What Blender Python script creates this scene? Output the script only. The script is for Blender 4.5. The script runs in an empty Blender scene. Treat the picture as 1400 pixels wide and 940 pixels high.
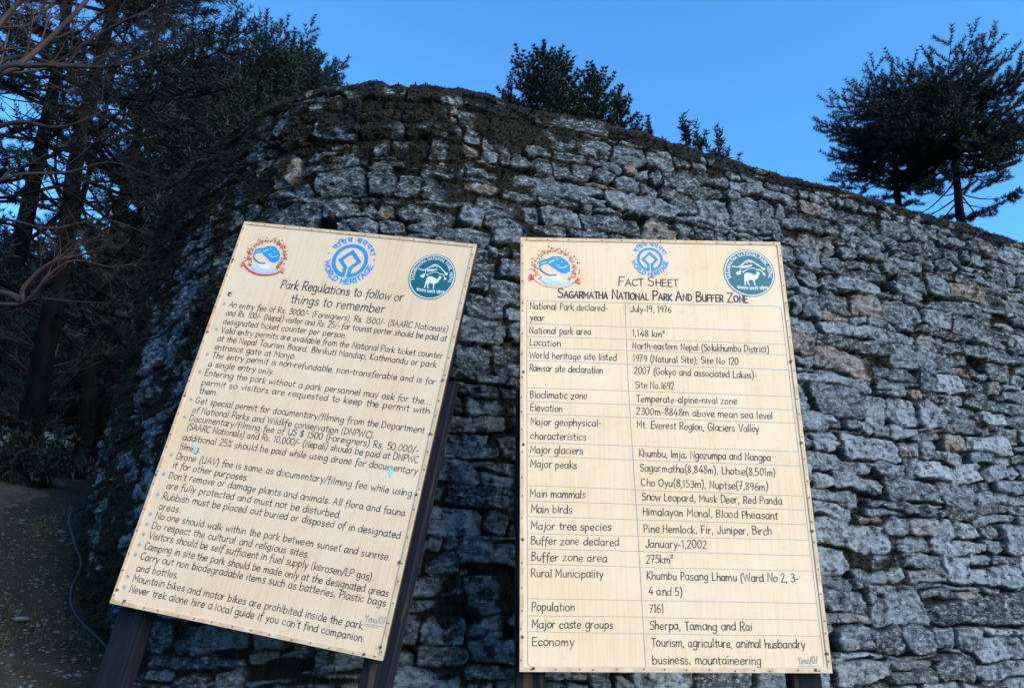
import bpy, math, random
import numpy as np
from mathutils import Vector, Matrix, Euler
from mathutils.geometry import tessellate_polygon
R = math.radians
random.seed(7)
rng = np.random.default_rng(7)
scene = bpy.context.scene
COL = scene.collection

# ------------------------------------------------------------------ camera
EYE = 1.6
PITCH = 0.335
FPX = 1040.0                      # focal length in pixels of the 1400 px wide photograph
cam = bpy.data.cameras.new('camera')
cam.sensor_width = 36.0
cam.lens = 36.0 * FPX / 1400.0
cam.clip_start = 0.05
cam.clip_end = 8000
camo = bpy.data.objects.new('camera', cam)
camo.location = (0, 0, EYE)
camo.rotation_euler = (math.pi / 2 + PITCH, 0, 0)
COL.objects.link(camo)
scene.camera = camo

# ------------------------------------------------------------------ sky and light
SUN_AZ = R(127)                   # compass-like: 0 = +Y (away from camera), 90 = +X
SUN_EL = R(22)
world = bpy.data.worlds.new('World')
scene.world = world
world.use_nodes = True
wn = world.node_tree.nodes
wn.clear()
sky = wn.new('ShaderNodeTexSky')
sky.sky_type = 'NISHITA'
sky.sun_disc = False
sky.sun_elevation = SUN_EL
sky.sun_rotation = SUN_AZ
sky.altitude = 3400
sky.air_density = 1.0
sky.dust_density = 0.0
sky.ozone_density = 5.5
bg = wn.new('ShaderNodeBackground')
bg.inputs['Strength'].default_value = 0.115
wo = wn.new('ShaderNodeOutputWorld')
wt = wn.new('ShaderNodeMix')                 # cooler, cleaner mountain sky
wt.data_type = 'RGBA'; wt.blend_type = 'MULTIPLY'
wt.inputs[0].default_value = 1.0
wt.inputs[7].default_value = (0.62, 1.04, 1.06, 1)
world.node_tree.links.new(sky.outputs[0], wt.inputs[6])
world.node_tree.links.new(wt.outputs[2], bg.inputs[0])
world.node_tree.links.new(bg.outputs[0], wo.inputs[0])

sl = bpy.data.lights.new('sun', 'SUN')
sl.energy = 1.55
sl.angle = R(45)
sl.color = (1.0, 0.93, 0.83)
so = bpy.data.objects.new('sun', sl)
sd = Vector((math.sin(SUN_AZ) * math.cos(SUN_EL), math.cos(SUN_AZ) * math.cos(SUN_EL), math.sin(SUN_EL)))
so.rotation_euler = sd.to_track_quat('Z', 'Y').to_euler()
so.location = (8, -6, 9)
COL.objects.link(so)

vs = scene.view_settings
scene.display_settings.display_device = 'sRGB'
vs.view_transform = 'Standard'
vs.look = 'None'
vs.gamma = 1.0
vs.use_curve_mapping = False
vs.exposure = 2.15
scene.cycles.max_bounces = 5
scene.cycles.diffuse_bounces = 3
scene.cycles.use_denoising = True

# ------------------------------------------------------------------ helpers
CP, SP = math.cos(PITCH), math.sin(PITCH)

def at(px, py, d):
    """point at horizontal distance d seen at a photograph pixel"""
    u = (px - 700) / FPX
    v = (470 - py) / FPX
    r = Vector((u, CP - SP * v, SP + CP * v))
    r *= d / math.hypot(r.x, r.y)
    return Vector((r.x, r.y, r.z + EYE))

def tag(o, label=None, cat=None, group=None, kind=None):
    if label: o['label'] = label
    if cat: o['category'] = cat
    if group: o['group'] = group
    if kind: o['kind'] = kind
    return o

def empty(name, loc=(0, 0, 0), rot=(0, 0, 0)):
    o = bpy.data.objects.new(name, None)
    o.empty_display_size = 0.2
    o.location = loc
    o.rotation_euler = rot
    COL.objects.link(o)
    return o

def mesh_obj(name, V, F, mats, parent=None, smooth=False, midx=None):
    """V (n,3); F: array (m,3|4) or list of index tuples"""
    me = bpy.data.meshes.new(name)
    V = np.asarray(V, dtype=np.float32)
    if isinstance(F, np.ndarray):
        k = F.shape[1]
        m = F.shape[0]
        flat = F.astype(np.int32).ravel()
        starts = np.arange(m, dtype=np.int32) * k
        totals = np.full(m, k, dtype=np.int32)
    else:
        m = len(F)
        totals = np.array([len(f) for f in F], dtype=np.int32)
        starts = np.concatenate([[0], np.cumsum(totals)[:-1]]).astype(np.int32) if m else np.zeros(0, np.int32)
        flat = np.array([i for f in F for i in f], dtype=np.int32)
    me.vertices.add(len(V))
    me.vertices.foreach_set('co', V.ravel())
    me.loops.add(len(flat))
    me.loops.foreach_set('vertex_index', flat)
    me.polygons.add(m)
    me.polygons.foreach_set('loop_start', starts)
    me.polygons.foreach_set('loop_total', totals)
    me.polygons.foreach_set('use_smooth', np.full(m, bool(smooth)))
    for mt in (mats if isinstance(mats, (list, tuple)) else [mats]):
        me.materials.append(mt)
    if midx is not None:
        me.polygons.foreach_set('material_index', np.asarray(midx, dtype=np.int32))
    me.update(calc_edges=True)
    me.validate()
    o = bpy.data.objects.new(name, me)
    COL.objects.link(o)
    if parent is not None:
        o.parent = parent
    return o

def color_attr(o, name, arr):
    a = o.data.attributes.new(name, 'FLOAT_COLOR', 'POINT')
    c = np.ones((len(arr), 4), dtype=np.float32)
    c[:, :arr.shape[1]] = arr
    a.data.foreach_set('color', c.ravel())

class Geo:
    def __init__(s): s.V = []; s.F = []; s.M = []; s.n = 0
    def add(s, V, F, m=0):
        V = [tuple(v) for v in V]
        s.V += V
        s.F += [tuple(i + s.n for i in f) for f in F]
        s.M += [m] * len(F)
        s.n += len(V)
    def box(s, c, d, m=0, bev=0.0, rot=None):
        x, y, z = d[0] / 2, d[1] / 2, d[2] / 2
        b = bev
        pts = []
        F = []
        if b <= 0:
            pts = [(sx * x, sy * y, sz * z) for sx in (-1, 1) for sy in (-1, 1) for sz in (-1, 1)]
            F = [(0, 1, 3, 2), (4, 6, 7, 5), (0, 4, 5, 1), (2, 3, 7, 6), (0, 2, 6, 4), (1, 5, 7, 3)]
        else:
            idx = {}
            for sx in (-1, 1):
                for sy in (-1, 1):
                    for sz in (-1, 1):
                        for a in range(3):
                            q = [sx * (x - b), sy * (y - b), sz * (z - b)]
                            q[a] = (sx * x, sy * y, sz * z)[a]
                            idx[(sx, sy, sz, a)] = len(pts); pts.append(tuple(q))
            g = lambda *k: idx[k]
            for sx in (-1, 1): F.append((g(sx, -1, -1, 0), g(sx, 1, -1, 0), g(sx, 1, 1, 0), g(sx, -1, 1, 0)) [::sx])
            for sy in (-1, 1): F.append((g(-1, sy, -1, 1), g(-1, sy, 1, 1), g(1, sy, 1, 1), g(1, sy, -1, 1))[::sy])
            for sz in (-1, 1): F.append((g(-1, -1, sz, 2), g(1, -1, sz, 2), g(1, 1, sz, 2), g(-1, 1, sz, 2))[::sz])
            for p in (-1, 1):
                for q in (-1, 1):
                    F.append((g(p, q, -1, 0), g(p, q, -1, 1), g(p, q, 1, 1), g(p, q, 1, 0)))
                    F.append((g(p, -1, q, 0), g(p, -1, q, 2), g(p, 1, q, 2), g(p, 1, q, 0)))
                    F.append((g(-1, p, q, 1), g(-1, p, q, 2), g(1, p, q, 2), g(1, p, q, 1)))
                    for r_ in (-1, 1): F.append((g(p, q, r_, 0), g(p, q, r_, 1), g(p, q, r_, 2)))
        if rot is not None: pts = [rot @ Vector(p) for p in pts]
        s.add([(p[0] + c[0], p[1] + c[1], p[2] + c[2]) for p in pts], F, m)
    def tube(s, pts, rad, n=6, m=0, cap=True):
        pts = [Vector(p) for p in pts]
        k = len(pts)
        V = []
        F = []
        ref = Vector((0.13, 0.27, 0.95))
        for i, p in enumerate(pts):
            d = (pts[min(i + 1, k - 1)] - pts[max(i - 1, 0)])
            if d.length < 1e-9: d = Vector((0, 0, 1))
            d.normalize()
            a = d.cross(ref)
            if a.length < 0.1: a = d.cross(Vector((1, 0, 0)))
            a.normalize()
            b = d.cross(a)
            r = rad[i] if isinstance(rad, (list, tuple)) else rad
            for j in range(n):
                t = 2 * math.pi * j / n
                V.append(p + a * (r * math.cos(t)) + b * (r * math.sin(t)))
        for i in range(k - 1):
            for j in range(n):
                F.append((i * n + j, i * n + (j + 1) % n, (i + 1) * n + (j + 1) % n, (i + 1) * n + j))
        if cap:
            F.append(tuple(range(n))[::-1])
            F.append(tuple((k - 1) * n + j for j in range(n)))
        s.add(V, F, m)
    def build(s, name, mats, parent=None, smooth=False):
        return mesh_obj(name, np.array(s.V, dtype=np.float32).reshape(-1, 3), s.F, mats, parent, smooth, s.M)

def smoothstep(a, b, x):
    t = np.clip((x - a) / (b - a), 0, 1)
    return t * t * (3 - 2 * t)

def vnoise(shape, cell, seed, dxy=None):
    """smooth value noise on a regular raster; cell = (rows, cols) in samples"""
    g = np.random.default_rng(seed)
    h, w = shape
    gh, gw = int(h / cell[0]) + 3, int(w / cell[1]) + 3
    lat = g.random((gh, gw)).astype(np.float32)
    y = np.arange(h, dtype=np.float32) / cell[0]
    x = np.arange(w, dtype=np.float32) / cell[1]
    y0 = y.astype(int); x0 = x.astype(int)
    fy = (y - y0); fx = (x - x0)
    fy = (fy * fy * (3 - 2 * fy))[:, None]; fx = (fx * fx * (3 - 2 * fx))[None, :]
    a = lat[y0][:, x0]; b = lat[y0][:, x0 + 1]; c = lat[y0 + 1][:, x0]; d = lat[y0 + 1][:, x0 + 1]
    return (a * (1 - fx) + b * fx) * (1 - fy) + (c * (1 - fx) + d * fx) * fy

def n3(x, y, s, seed=0):
    """cheap smooth pseudo-noise for scattered points, about -1..1"""
    r = np.random.default_rng(1000 + seed)
    o = 0
    for k in range(6):
        a = r.uniform(0, 6.28, 3); f = r.uniform(0.6, 1.7) / s
        o = o + np.sin(f * (np.cos(a[0]) * x + np.sin(a[0]) * y) + a[1] + 1.3 * np.sin(f * .7 * (np.sin(a[2]) * x - np.cos(a[2]) * y)))
    return o / 3.2

# ------------------------------------------------------------------ materials
def mat(name, rough=0.8, spec=0.3):
    m = bpy.data.materials.new(name)
    m.use_nodes = True
    b = m.node_tree.nodes['Principled BSDF']
    b.inputs['Roughness'].default_value = rough
    b.inputs['Specular IOR Level'].default_value = spec
    return m, m.node_tree, b

def N(nt, t, **kw):
    n = nt.nodes.new(t)
    for k, v in kw.items():
        if k in n.inputs: n.inputs[k].default_value = v
        else: setattr(n, k, v)
    return n

def ramp(nt, src, stops):
    r = nt.nodes.new('ShaderNodeValToRGB')
    e = r.color_ramp.elements
    while len(e) > 1: e.remove(e[-1])
    e[0].position = stops[0][0]; e[0].color = (*stops[0][1], 1)
    for p, c in stops[1:]:
        k = e.new(p); k.color = (*c, 1)
    nt.links.new(src, r.inputs[0])
    return r.outputs[0]

def mix(nt, f, a, b, mode='MIX'):
    n = nt.nodes.new('ShaderNodeMix')
    n.data_type = 'RGBA'; n.blend_type = mode
    for s, v in ((0, f), (6, a), (7, b)):
        if isinstance(v, (int, float)): n.inputs[s].default_value = v
        elif isinstance(v, tuple): n.inputs[s].default_value = (*v, 1)
        else: nt.links.new(v, n.inputs[s])
    return n.outputs[2]

def mth(nt, op, a, b=None, clamp=False):
    n = nt.nodes.new('ShaderNodeMath'); n.operation = op; n.use_clamp = clamp
    for i, v in enumerate((a, b)):
        if v is None: continue
        if isinstance(v, (int, float)): n.inputs[i].default_value = v
        else: nt.links.new(v, n.inputs[i])
    return n.outputs[0]

def coords(nt, scale=(1, 1, 1)):
    tc = nt.nodes.new('ShaderNodeTexCoord')
    mp = nt.nodes.new('ShaderNodeMapping'); mp.inputs['Scale'].default_value = scale
    nt.links.new(tc.outputs['Object'], mp.inputs[0])
    return mp.outputs[0]

def noise(nt, vec, scale, detail=4, rough=0.55, out=0):
    n = N(nt, 'ShaderNodeTexNoise', Scale=scale, Detail=detail, Roughness=rough)
    nt.links.new(vec, n.inputs['Vector'])
    return n.outputs[out]

def bump(nt, b, h, strength=0.4, dist=0.01):
    n = N(nt, 'ShaderNodeBump', Strength=strength, Distance=dist)
    nt.links.new(h, n.inputs['Height'])
    nt.links.new(n.outputs[0], b.inputs['Normal'])

def simple(name, c1, c2, scale, rough=0.8, spec=0.3, sc=(1, 1, 1), bs=0.3, bd=0.005, detail=4):
    m, nt, b = mat(name, rough, spec)
    v = coords(nt, sc)
    f = noise(nt, v, scale, detail)
    nt.links.new(ramp(nt, f, [(0.3, c1), (0.7, c2)]), b.inputs['Base Color'])
    if bs: bump(nt, b, f, bs, bd)
    return m

# painted plywood of the boards: straight vertical grain, faint water marks
def make_panel_mat(name, seed):
    m, nt, b = mat(name, 0.62, 0.25)
    v = coords(nt)
    off = nt.nodes.new('ShaderNodeVectorMath'); off.operation = 'ADD'; off.inputs[1].default_value = (seed, 0, seed * .7)
    nt.links.new(v, off.inputs[0]); v = off.outputs[0]
    mp = nt.nodes.new('ShaderNodeMapping'); mp.inputs['Scale'].default_value = (1, 1, 0.035)
    nt.links.new(v, mp.inputs[0])
    gr = noise(nt, mp.outputs[0], 95, 3, 0.6)
    base = ramp(nt, gr, [(0.3, (0.58, 0.385, 0.222)), (0.5, (0.645, 0.437, 0.260)), (0.72, (0.67, 0.465, 0.283))])
    pt = noise(nt, v, 2.2, 5, 0.6)
    base = mix(nt, ramp(nt, pt, [(0.42, (0, 0, 0)), (0.70, (0.9, 0.9, 0.9))]), base, (0.67, 0.50, 0.33))
    pt2 = noise(nt, v, 7, 6, 0.7)
    base = mix(nt, ramp(nt, pt2, [(0.54, (0, 0, 0)), (0.74, (0.6, 0.6, 0.6))]), base, (0.52, 0.34, 0.17))
    mq = nt.nodes.new('ShaderNodeMapping'); mq.inputs['Scale'].default_value = (1, 1, 0.10)
    nt.links.new(v, mq.inputs[0])
    rn = noise(nt, mq.outputs[0], 9, 5, 0.7)                 # dull run marks of rain
    base = mix(nt, ramp(nt, rn, [(0.56, (0, 0, 0)), (0.72, (0.45, 0.45, 0.45))]), base, (0.50, 0.36, 0.22))
    sp = noise(nt, v, 130, 2, 0.5)
    base = mix(nt, ramp(nt, sp, [(0.74, (0, 0, 0)), (0.79, (0.6, 0.6, 0.6))]), base, (0.34, 0.24, 0.15))
    nt.links.new(base, b.inputs['Base Color'])
    bump(nt, b, gr, 0.12, 0.002)
    return m
M_panelA = make_panel_mat('cream_paint_regulations', 0.0)
M_panelB = make_panel_mat('cream_paint_facts', 5.3)
M_strip = simple('weathered_strip_paint', (0.45, 0.27, 0.14), (0.62, 0.45, 0.29), 18, 0.7, 0.2, (1, 1, 1), 0.2, 0.002)
M_edge = simple('plywood_edge', (0.10, 0.065, 0.04), (0.22, 0.15, 0.09), 40, 0.85, 0.2, (1, 1, .3))
M_ink = simple('black_lettering_paint', (0.012, 0.012, 0.016), (0.045, 0.043, 0.046), 35, 0.55, 0.3, bs=0)
M_faint = simple('thin_pencil_paint', (0.234, 0.211, 0.187), (0.328, 0.289, 0.242), 60, 0.7, 0.2, bs=0)
M_rule = simple('thin_grey_rule_paint', (0.281, 0.281, 0.281), (0.374, 0.359, 0.328), 40, 0.7, 0.2, bs=0)
M_blue = simple('bright_blue_paint', (0.016, 0.187, 0.562), (0.027, 0.234, 0.624), 25, 0.5, 0.3, bs=0)
M_deep = simple('deep_blue_paint', (0.009, 0.086, 0.234), (0.016, 0.117, 0.312), 25, 0.5, 0.3, bs=0)
M_teal = simple('teal_paint', (0.005, 0.082, 0.100), (0.008, 0.102, 0.120), 14, 0.5, 0.3, bs=0)
M_white = simple('white_paint', (0.577, 0.577, 0.530), (0.640, 0.640, 0.593), 30, 0.5, 0.3, bs=0)
M_pale = simple('pale_blue_paint', (0.328, 0.468, 0.546), (0.429, 0.546, 0.624), 30, 0.5, 0.3, bs=0)
M_red = simple('red_paint', (0.429, 0.023, 0.027), (0.515, 0.055, 0.047), 40, 0.5, 0.3, bs=0)
M_crim = simple('crimson_paint', (0.429, 0.023, 0.094), (0.484, 0.047, 0.125), 40, 0.5, 0.3, bs=0)
M_orange = simple('orange_paint', (0.546, 0.187, 0.078), (0.585, 0.281, 0.140), 40, 0.5, 0.3, bs=0)
M_green = simple('green_paint', (0.009, 0.101, 0.055), (0.023, 0.156, 0.078), 40, 0.5, 0.3, bs=0)
M_dot = simple('grey_blue_bullet_paint', (0.187, 0.250, 0.296), (0.281, 0.328, 0.351), 60, 0.6, 0.3, bs=0)
M_drip = simple('pale_blue_drip_paint', (0.195, 0.484, 0.624), (0.312, 0.546, 0.640), 40, 0.5, 0.3, bs=0)
M_nail = simple('rusty_nail', (0.05, 0.025, 0.015), (0.14, 0.07, 0.04), 200, 0.6, 0.5, bs=0)

m, nt, b = mat('dark_painted_post', 0.75, 0.12)      # dark paint worn to bare wood along the grain
v = coords(nt, (1, 1, 0.05))
g = noise(nt, v, 60, 4, 0.6)
c = ramp(nt, g, [(0.3, (0.003, 0.004, 0.007)), (0.66, (0.008, 0.010, 0.016))])
v2 = coords(nt, (1, 1, 0.12))
w = noise(nt, v2, 16, 4, 0.65)
c = mix(nt, ramp(nt, w, [(0.55, (0, 0, 0)), (0.66, (0.9, 0.9, 0.9))]), c, (0.075, 0.038, 0.020))
nt.links.new(c, b.inputs['Base Color'])
bump(nt, b, g, 0.35, 0.004)
M_post = m

m, nt, b = mat('rubble_stone', 0.85, 0.25)
v = coords(nt)
at_ = nt.nodes.new('ShaderNodeAttribute'); at_.attribute_name = 'stone'
sep = nt.nodes.new('ShaderNodeSeparateColor'); nt.links.new(at_.outputs['Color'], sep.inputs[0])
tone, tint, moss = sep.outputs[0], sep.outputs[1], sep.outputs[2]
nz = noise(nt, v, 11, 9, 0.72)
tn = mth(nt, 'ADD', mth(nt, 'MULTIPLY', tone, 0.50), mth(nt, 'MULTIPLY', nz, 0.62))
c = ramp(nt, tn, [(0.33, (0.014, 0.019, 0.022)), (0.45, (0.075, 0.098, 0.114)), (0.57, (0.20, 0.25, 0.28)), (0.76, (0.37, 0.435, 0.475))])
c = mix(nt, ramp(nt, tint, [(0.90, (0, 0, 0)), (0.97, (0.8, 0.8, 0.8))]), c, (0.27, 0.165, 0.095))
mpp = nt.nodes.new('ShaderNodeMapping'); mpp.inputs['Scale'].default_value = (1, 1, 2.2)
nt.links.new(v, mpp.inputs[0])
li = noise(nt, mpp.outputs[0], 26, 9, 0.80)                         # pale crusts of lichen
c = mix(nt, ramp(nt, li, [(0.51, (0, 0, 0)), (0.57, (0.8, 0.8, 0.8))]), c, (0.44, 0.51, 0.55))
dk = noise(nt, v, 17, 9, 0.80)                          # black crusts and stains
c = mix(nt, ramp(nt, dk, [(0.515, (0, 0, 0)), (0.58, (0.92, 0.92, 0.92))]), c, (0.010, 0.013, 0.016))
fs = noise(nt, v, 240, 4, 0.75)
c = mix(nt, ramp(nt, fs, [(0.36, (0.7, 0.7, 0.7)), (0.5, (0, 0, 0))]), c, (0.020, 0.026, 0.030))
c = mix(nt, ramp(nt, fs, [(0.58, (0, 0, 0)), (0.68, (0.5, 0.5, 0.5))]), c, (0.46, 0.49, 0.50))
soil = at_.outputs['Alpha']
so_n = noise(nt, v, 60, 3, 0.6)
c = mix(nt, soil, c, ramp(nt, so_n, [(0.3, (0.002, 0.002, 0.002)), (0.7, (0.008, 0.007, 0.005))]))
mn = noise(nt, v, 22, 8, 0.75)
mc = ramp(nt, mn, [(0.3, (0.003, 0.003, 0.003)), (0.5, (0.008, 0.008, 0.005)), (0.62, (0.024, 0.023, 0.008)), (0.74, (0.062, 0.056, 0.016))])
c = mix(nt, moss, c, mc)
nt.links.new(c, b.inputs['Base Color'])
hs = mth(nt, 'ADD', mth(nt, 'MULTIPLY', noise(nt, mpp.outputs[0], 30, 10, 0.78), 1.0), mth(nt, 'MULTIPLY', noise(nt, v, 120, 6, 0.8), 0.5))
bump(nt, b, hs, 1.0, 0.035)
M_stone = m

def leafmat(name, c1, c2, scale, rough=0.6):
    m, nt, b = mat(name, rough, 0.25)
    v = coords(nt)
    nt.links.new(ramp(nt, noise(nt, v, scale, 3), [(0.3, c1), (0.7, c2)]), b.inputs['Base Color'])
    return m
M_moss = leafmat('moss_tuft', (0.003, 0.003, 0.002), (0.022, 0.020, 0.008), 6, 0.9)
M_needle = leafmat('fir_needles', (0.004, 0.010, 0.008), (0.010, 0.020, 0.014), 2.5)
M_needle2 = leafmat('dark_forest_needles', (0.002, 0.005, 0.005), (0.006, 0.011, 0.009), 1.5)
M_needle3 = leafmat('young_fir_needles', (0.004, 0.013, 0.009), (0.012, 0.026, 0.016), 3)
M_leaf = leafmat('shrub_leaves', (0.004, 0.008, 0.005), (0.010, 0.016, 0.009), 4)
M_grass = leafmat('path_grass', (0.016, 0.021, 0.009), (0.060, 0.064, 0.026), 3, 0.8)
M_bark = simple('dark_conifer_bark', (0.0012, 0.0013, 0.0015), (0.0042, 0.0042, 0.0044), 14, 0.95, 0.03, (1, 1, .3), 0.6, 0.02)
M_redbark = simple('peeling_red_bark', (0.014, 0.007, 0.0065), (0.060, 0.027, 0.023), 9, 0.7, 0.3, (1, 1, .4), 0.4, 0.01)
M_twig = simple('thin_twig_bark', (0.006, 0.0055, 0.006), (0.022, 0.018, 0.018), 8, 0.8, 0.2, bs=0)
M_greybark = simple('grey_sapling_bark', (0.010, 0.010, 0.011), (0.03, 0.03, 0.03), 14, 0.85, 0.2, (1, 1, .3), 0.3, 0.01)
M_hose = simple('black_rubber_hose', (0.004, 0.004, 0.005), (0.009, 0.009, 0.011), 30, 0.5, 0.35, bs=0.1)
M_hill = simple('far_mountain_slope', (0.02, 0.027, 0.034), (0.06, 0.075, 0.09), 0.012, 0.95, 0.1, bs=0)
M_rock = simple('grey_rock', (0.025, 0.03, 0.034), (0.10, 0.115, 0.125), 7, 0.85, 0.25, bs=0.7, bd=0.02, detail=8)

m, nt, b = mat('forest_soil', 0.95, 0.15)
v = coords(nt)
c = ramp(nt, noise(nt, v, 3, 7, 0.7), [(0.3, (0.0193, 0.0167, 0.0128)), (0.55, (0.0448, 0.0383, 0.0281)), (0.75, (0.0703, 0.0703, 0.0576))])
gr = noise(nt, v, 26, 6, 0.75)
c = mix(nt, ramp(nt, gr, [(0.55, (0, 0, 0)), (0.68, (0.6, 0.6, 0.6))]), c, (0.1086, 0.1214, 0.1276))
c = mix(nt, ramp(nt, noise(nt, v, 1.1, 4, 0.6), [(0.45, (0, 0, 0)), (0.62, (0.7, 0.7, 0.7))]), c, (0.0204, 0.0281, 0.0128))
nt.links.new(c, b.inputs['Base Color'])
bump(nt, b, mth(nt, 'ADD', gr, noise(nt, v, 90, 4, 0.7)), 0.9, 0.05)
M_soil = m
m, nt, b = mat('dirt_path', 0.95, 0.15)
v = coords(nt)
c = ramp(nt, noise(nt, v, 2.2, 7, 0.7), [(0.3, (0.0460, 0.0363, 0.0290)), (0.55, (0.0884, 0.0697, 0.0558)), (0.72, (0.1629, 0.1283, 0.1026))])
gr = noise(nt, v, 34, 6, 0.75)
c = mix(nt, ramp(nt, gr, [(0.56, (0, 0, 0)), (0.68, (0.7, 0.7, 0.7))]), c, (0.2224, 0.1750, 0.1400))
nt.links.new(c, b.inputs['Base Color'])
bump(nt, b, mth(nt, 'ADD', gr, noise(nt, v, 8, 5, 0.7)), 0.9, 0.05)
M_path = m

# ------------------------------------------------------------------ terrain
TOPZ = 4.6                                   # top of the wall
def ground_h(x, y):
    x = np.asarray(x, dtype=float); y = np.asarray(y, dtype=float)
    a = -0.766 * x + 0.643 * y
    a = np.where(a > 0, a, 0.15 * a)
    h = 0.335 * 9.2 * np.tanh(np.clip(a, -3, None) / 9.2 * 1.0)
    h = np.where(a > 0, 0.335 * np.minimum(a, 8.6) + 0.06 * np.clip(a - 8.6, 0, 60), 0.05 * np.clip(a, -20, 0))
    k = smoothstep(10, 17, y) * smoothstep(-8, -2.5, x) * (1 - smoothstep(60, 90, y))
    h = h * (1 - k) + np.maximum(h, 4.62) * k
    return h + 0.05 * n3(x, y, 0.8, 1) + 0.02 * n3(x, y, 0.25, 2)

def axis(lo, hi, near0, near1, step, far_step_growth=1.18):
    mid = np.arange(near0, near1 + 1e-6, step)
    right = [near1]; s = step
    while right[-1] < hi: s *= far_step_growth; right.append(right[-1] + s)
    left = [near0]; s = step
    while left[-1] > lo: s *= far_step_growth; left.append(left[-1] - s)
    return np.concatenate([left[:0:-1], mid, right[1:]])
gx = axis(-2500, 2500, -11, 8, 0.12)
gy = axis(-2500, 2500, -2, 16, 0.12)
GX, GY = np.meshgrid(gx, gy)
GZ = ground_h(GX, GY)
h_, w_ = GX.shape
idx = np.arange(h_ * w_).reshape(h_, w_)
F = np.stack([idx[:-1, :-1], idx[:-1, 1:], idx[1:, 1:], idx[1:, :-1]], -1).reshape(-1, 4)
ground = mesh_obj('ground', np.stack([GX, GY, GZ], -1).reshape(-1, 3), F, M_soil, smooth=True)
tag(ground, kind='structure')

# dirt path climbing past the left end of the wall
pc = [(-0.8, 0.4), (-2.5, 2.2), (-3.75, 4.2), (-4.45, 6.1), (-5.1, 7.6), (-5.9, 9.4), (-7.2, 12.0), (-9.5, 15.0)]
def catmull(P, n=8):
    P = [np.array(p, dtype=float) for p in P]
    Q = [2 * P[0] - P[1]] + P + [2 * P[-1] - P[-2]]
    out = []
    for i in range(1, len(Q) - 2):
        for k in range(n):
            t = k / n
            a, b_, c_, d = Q[i - 1:i + 3]
            out.append(0.5 * (2 * b_ + (c_ - a) * t + (2 * a - 5 * b_ + 4 * c_ - d) * t * t + (3 * b_ - a - 3 * c_ + d) * t ** 3))
    out.append(P[-1])
    return np.array(out)
pl = catmull(pc, 50)
tng = np.gradient(pl, axis=0); tng /= np.linalg.norm(tng, axis=1)[:, None]
nrm = np.stack([-tng[:, 1], tng[:, 0]], 1)
cols = 61
wv = 0.85 + 0.12 * np.sin(np.arange(len(pl)) * .08) + 0.08 * rng.standard_normal(len(pl)).cumsum() * .1
PV = []
for j in range(cols):
    t = (j / (cols - 1) * 2 - 1)
    q = pl + nrm * (t * wv)[:, None]
    z = ground_h(q[:, 0], q[:, 1]) + 0.030 * (1 - 1.5 * t * t) + 0.010 * n3(q[:, 0], q[:, 1], .10, 5) + 0.012 * n3(q[:, 0], q[:, 1], .035, 6) - 0.06 * (abs(t) > .95)
    PV.append(np.stack([q[:, 0], q[:, 1], z], -1))
PV = np.array(PV)
idx = np.arange(PV.shape[0] * PV.shape[1]).reshape(PV.shape[:2])
F = np.stack([idx[:-1, :-1], idx[1:, :-1], idx[1:, 1:], idx[:-1, 1:]], -1).reshape(-1, 4)
tag(mesh_obj('path', PV.reshape(-1, 3), F, M_path, smooth=True), kind='structure')

# far mountain side seen between the trunks on the left
az = np.radians(np.linspace(-75, 40, 160)); dd = np.linspace(260, 1500, 60)
A, D = np.meshgrid(az, dd)
hx, hy = D * np.sin(A), D * np.cos(A)
prof = np.clip((D - 260) / 700, 0, 1)
ridge = 0.33 * np.clip(1.05 - ((A + 0.62) / 0.75) ** 2, 0.05, 1)
hz = D * ridge * prof ** 0.8 + 14 * n3(hx, hy, 60, 11) * prof + 3 * n3(hx, hy, 18, 12) - 4
idx = np.arange(hx.size).reshape(hx.shape)
F = np.stack([idx[:-1, :-1], idx[:-1, 1:], idx[1:, 1:], idx[1:, :-1]], -1).reshape(-1, 4)
tag(mesh_obj('hills', np.stack([hx, hy, hz], -1).reshape(-1, 3), F, M_hill, smooth=True), kind='structure')

# ------------------------------------------------------------------ dry stone wall
wp = [(-0.6, 13.0), (-1.6, 10.6), (-2.35, 8.6), (-2.80, 7.0), (-2.92, 6.2), (-2.89, 5.65), (-2.64, 5.2), (-2.35, 4.83),
      (-2.0, 4.46), (-1.71, 4.2), (-1.37, 3.98), (-1.08, 3.88), (-.71, 3.83), (-.44, 3.85), (-.18, 3.93), (.09, 4.04), (.48, 4.18),
      (.88, 4.36), (1.28, 4.55), (1.87, 4.82), (2.38, 5.04), (2.85, 5.24), (3.31, 5.45), (3.84, 5.67), (4.44, 5.95), (6, 6.66), (9, 8.03)]
DS = 0.0068
fine = catmull(wp, 40)
for _ in range(30): fine[1:-1] = 0.5 * fine[1:-1] + 0.25 * (fine[:-2] + fine[2:])
seg = np.concatenate([[0], np.cumsum(np.linalg.norm(np.diff(fine, axis=0), axis=1))])
S0 = 5.0; S1 = seg[-1]                       # the far back of the bend is built coarser
sv = np.concatenate([np.arange(0, S0, 0.03), np.arange(S0, S1, DS)])
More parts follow.
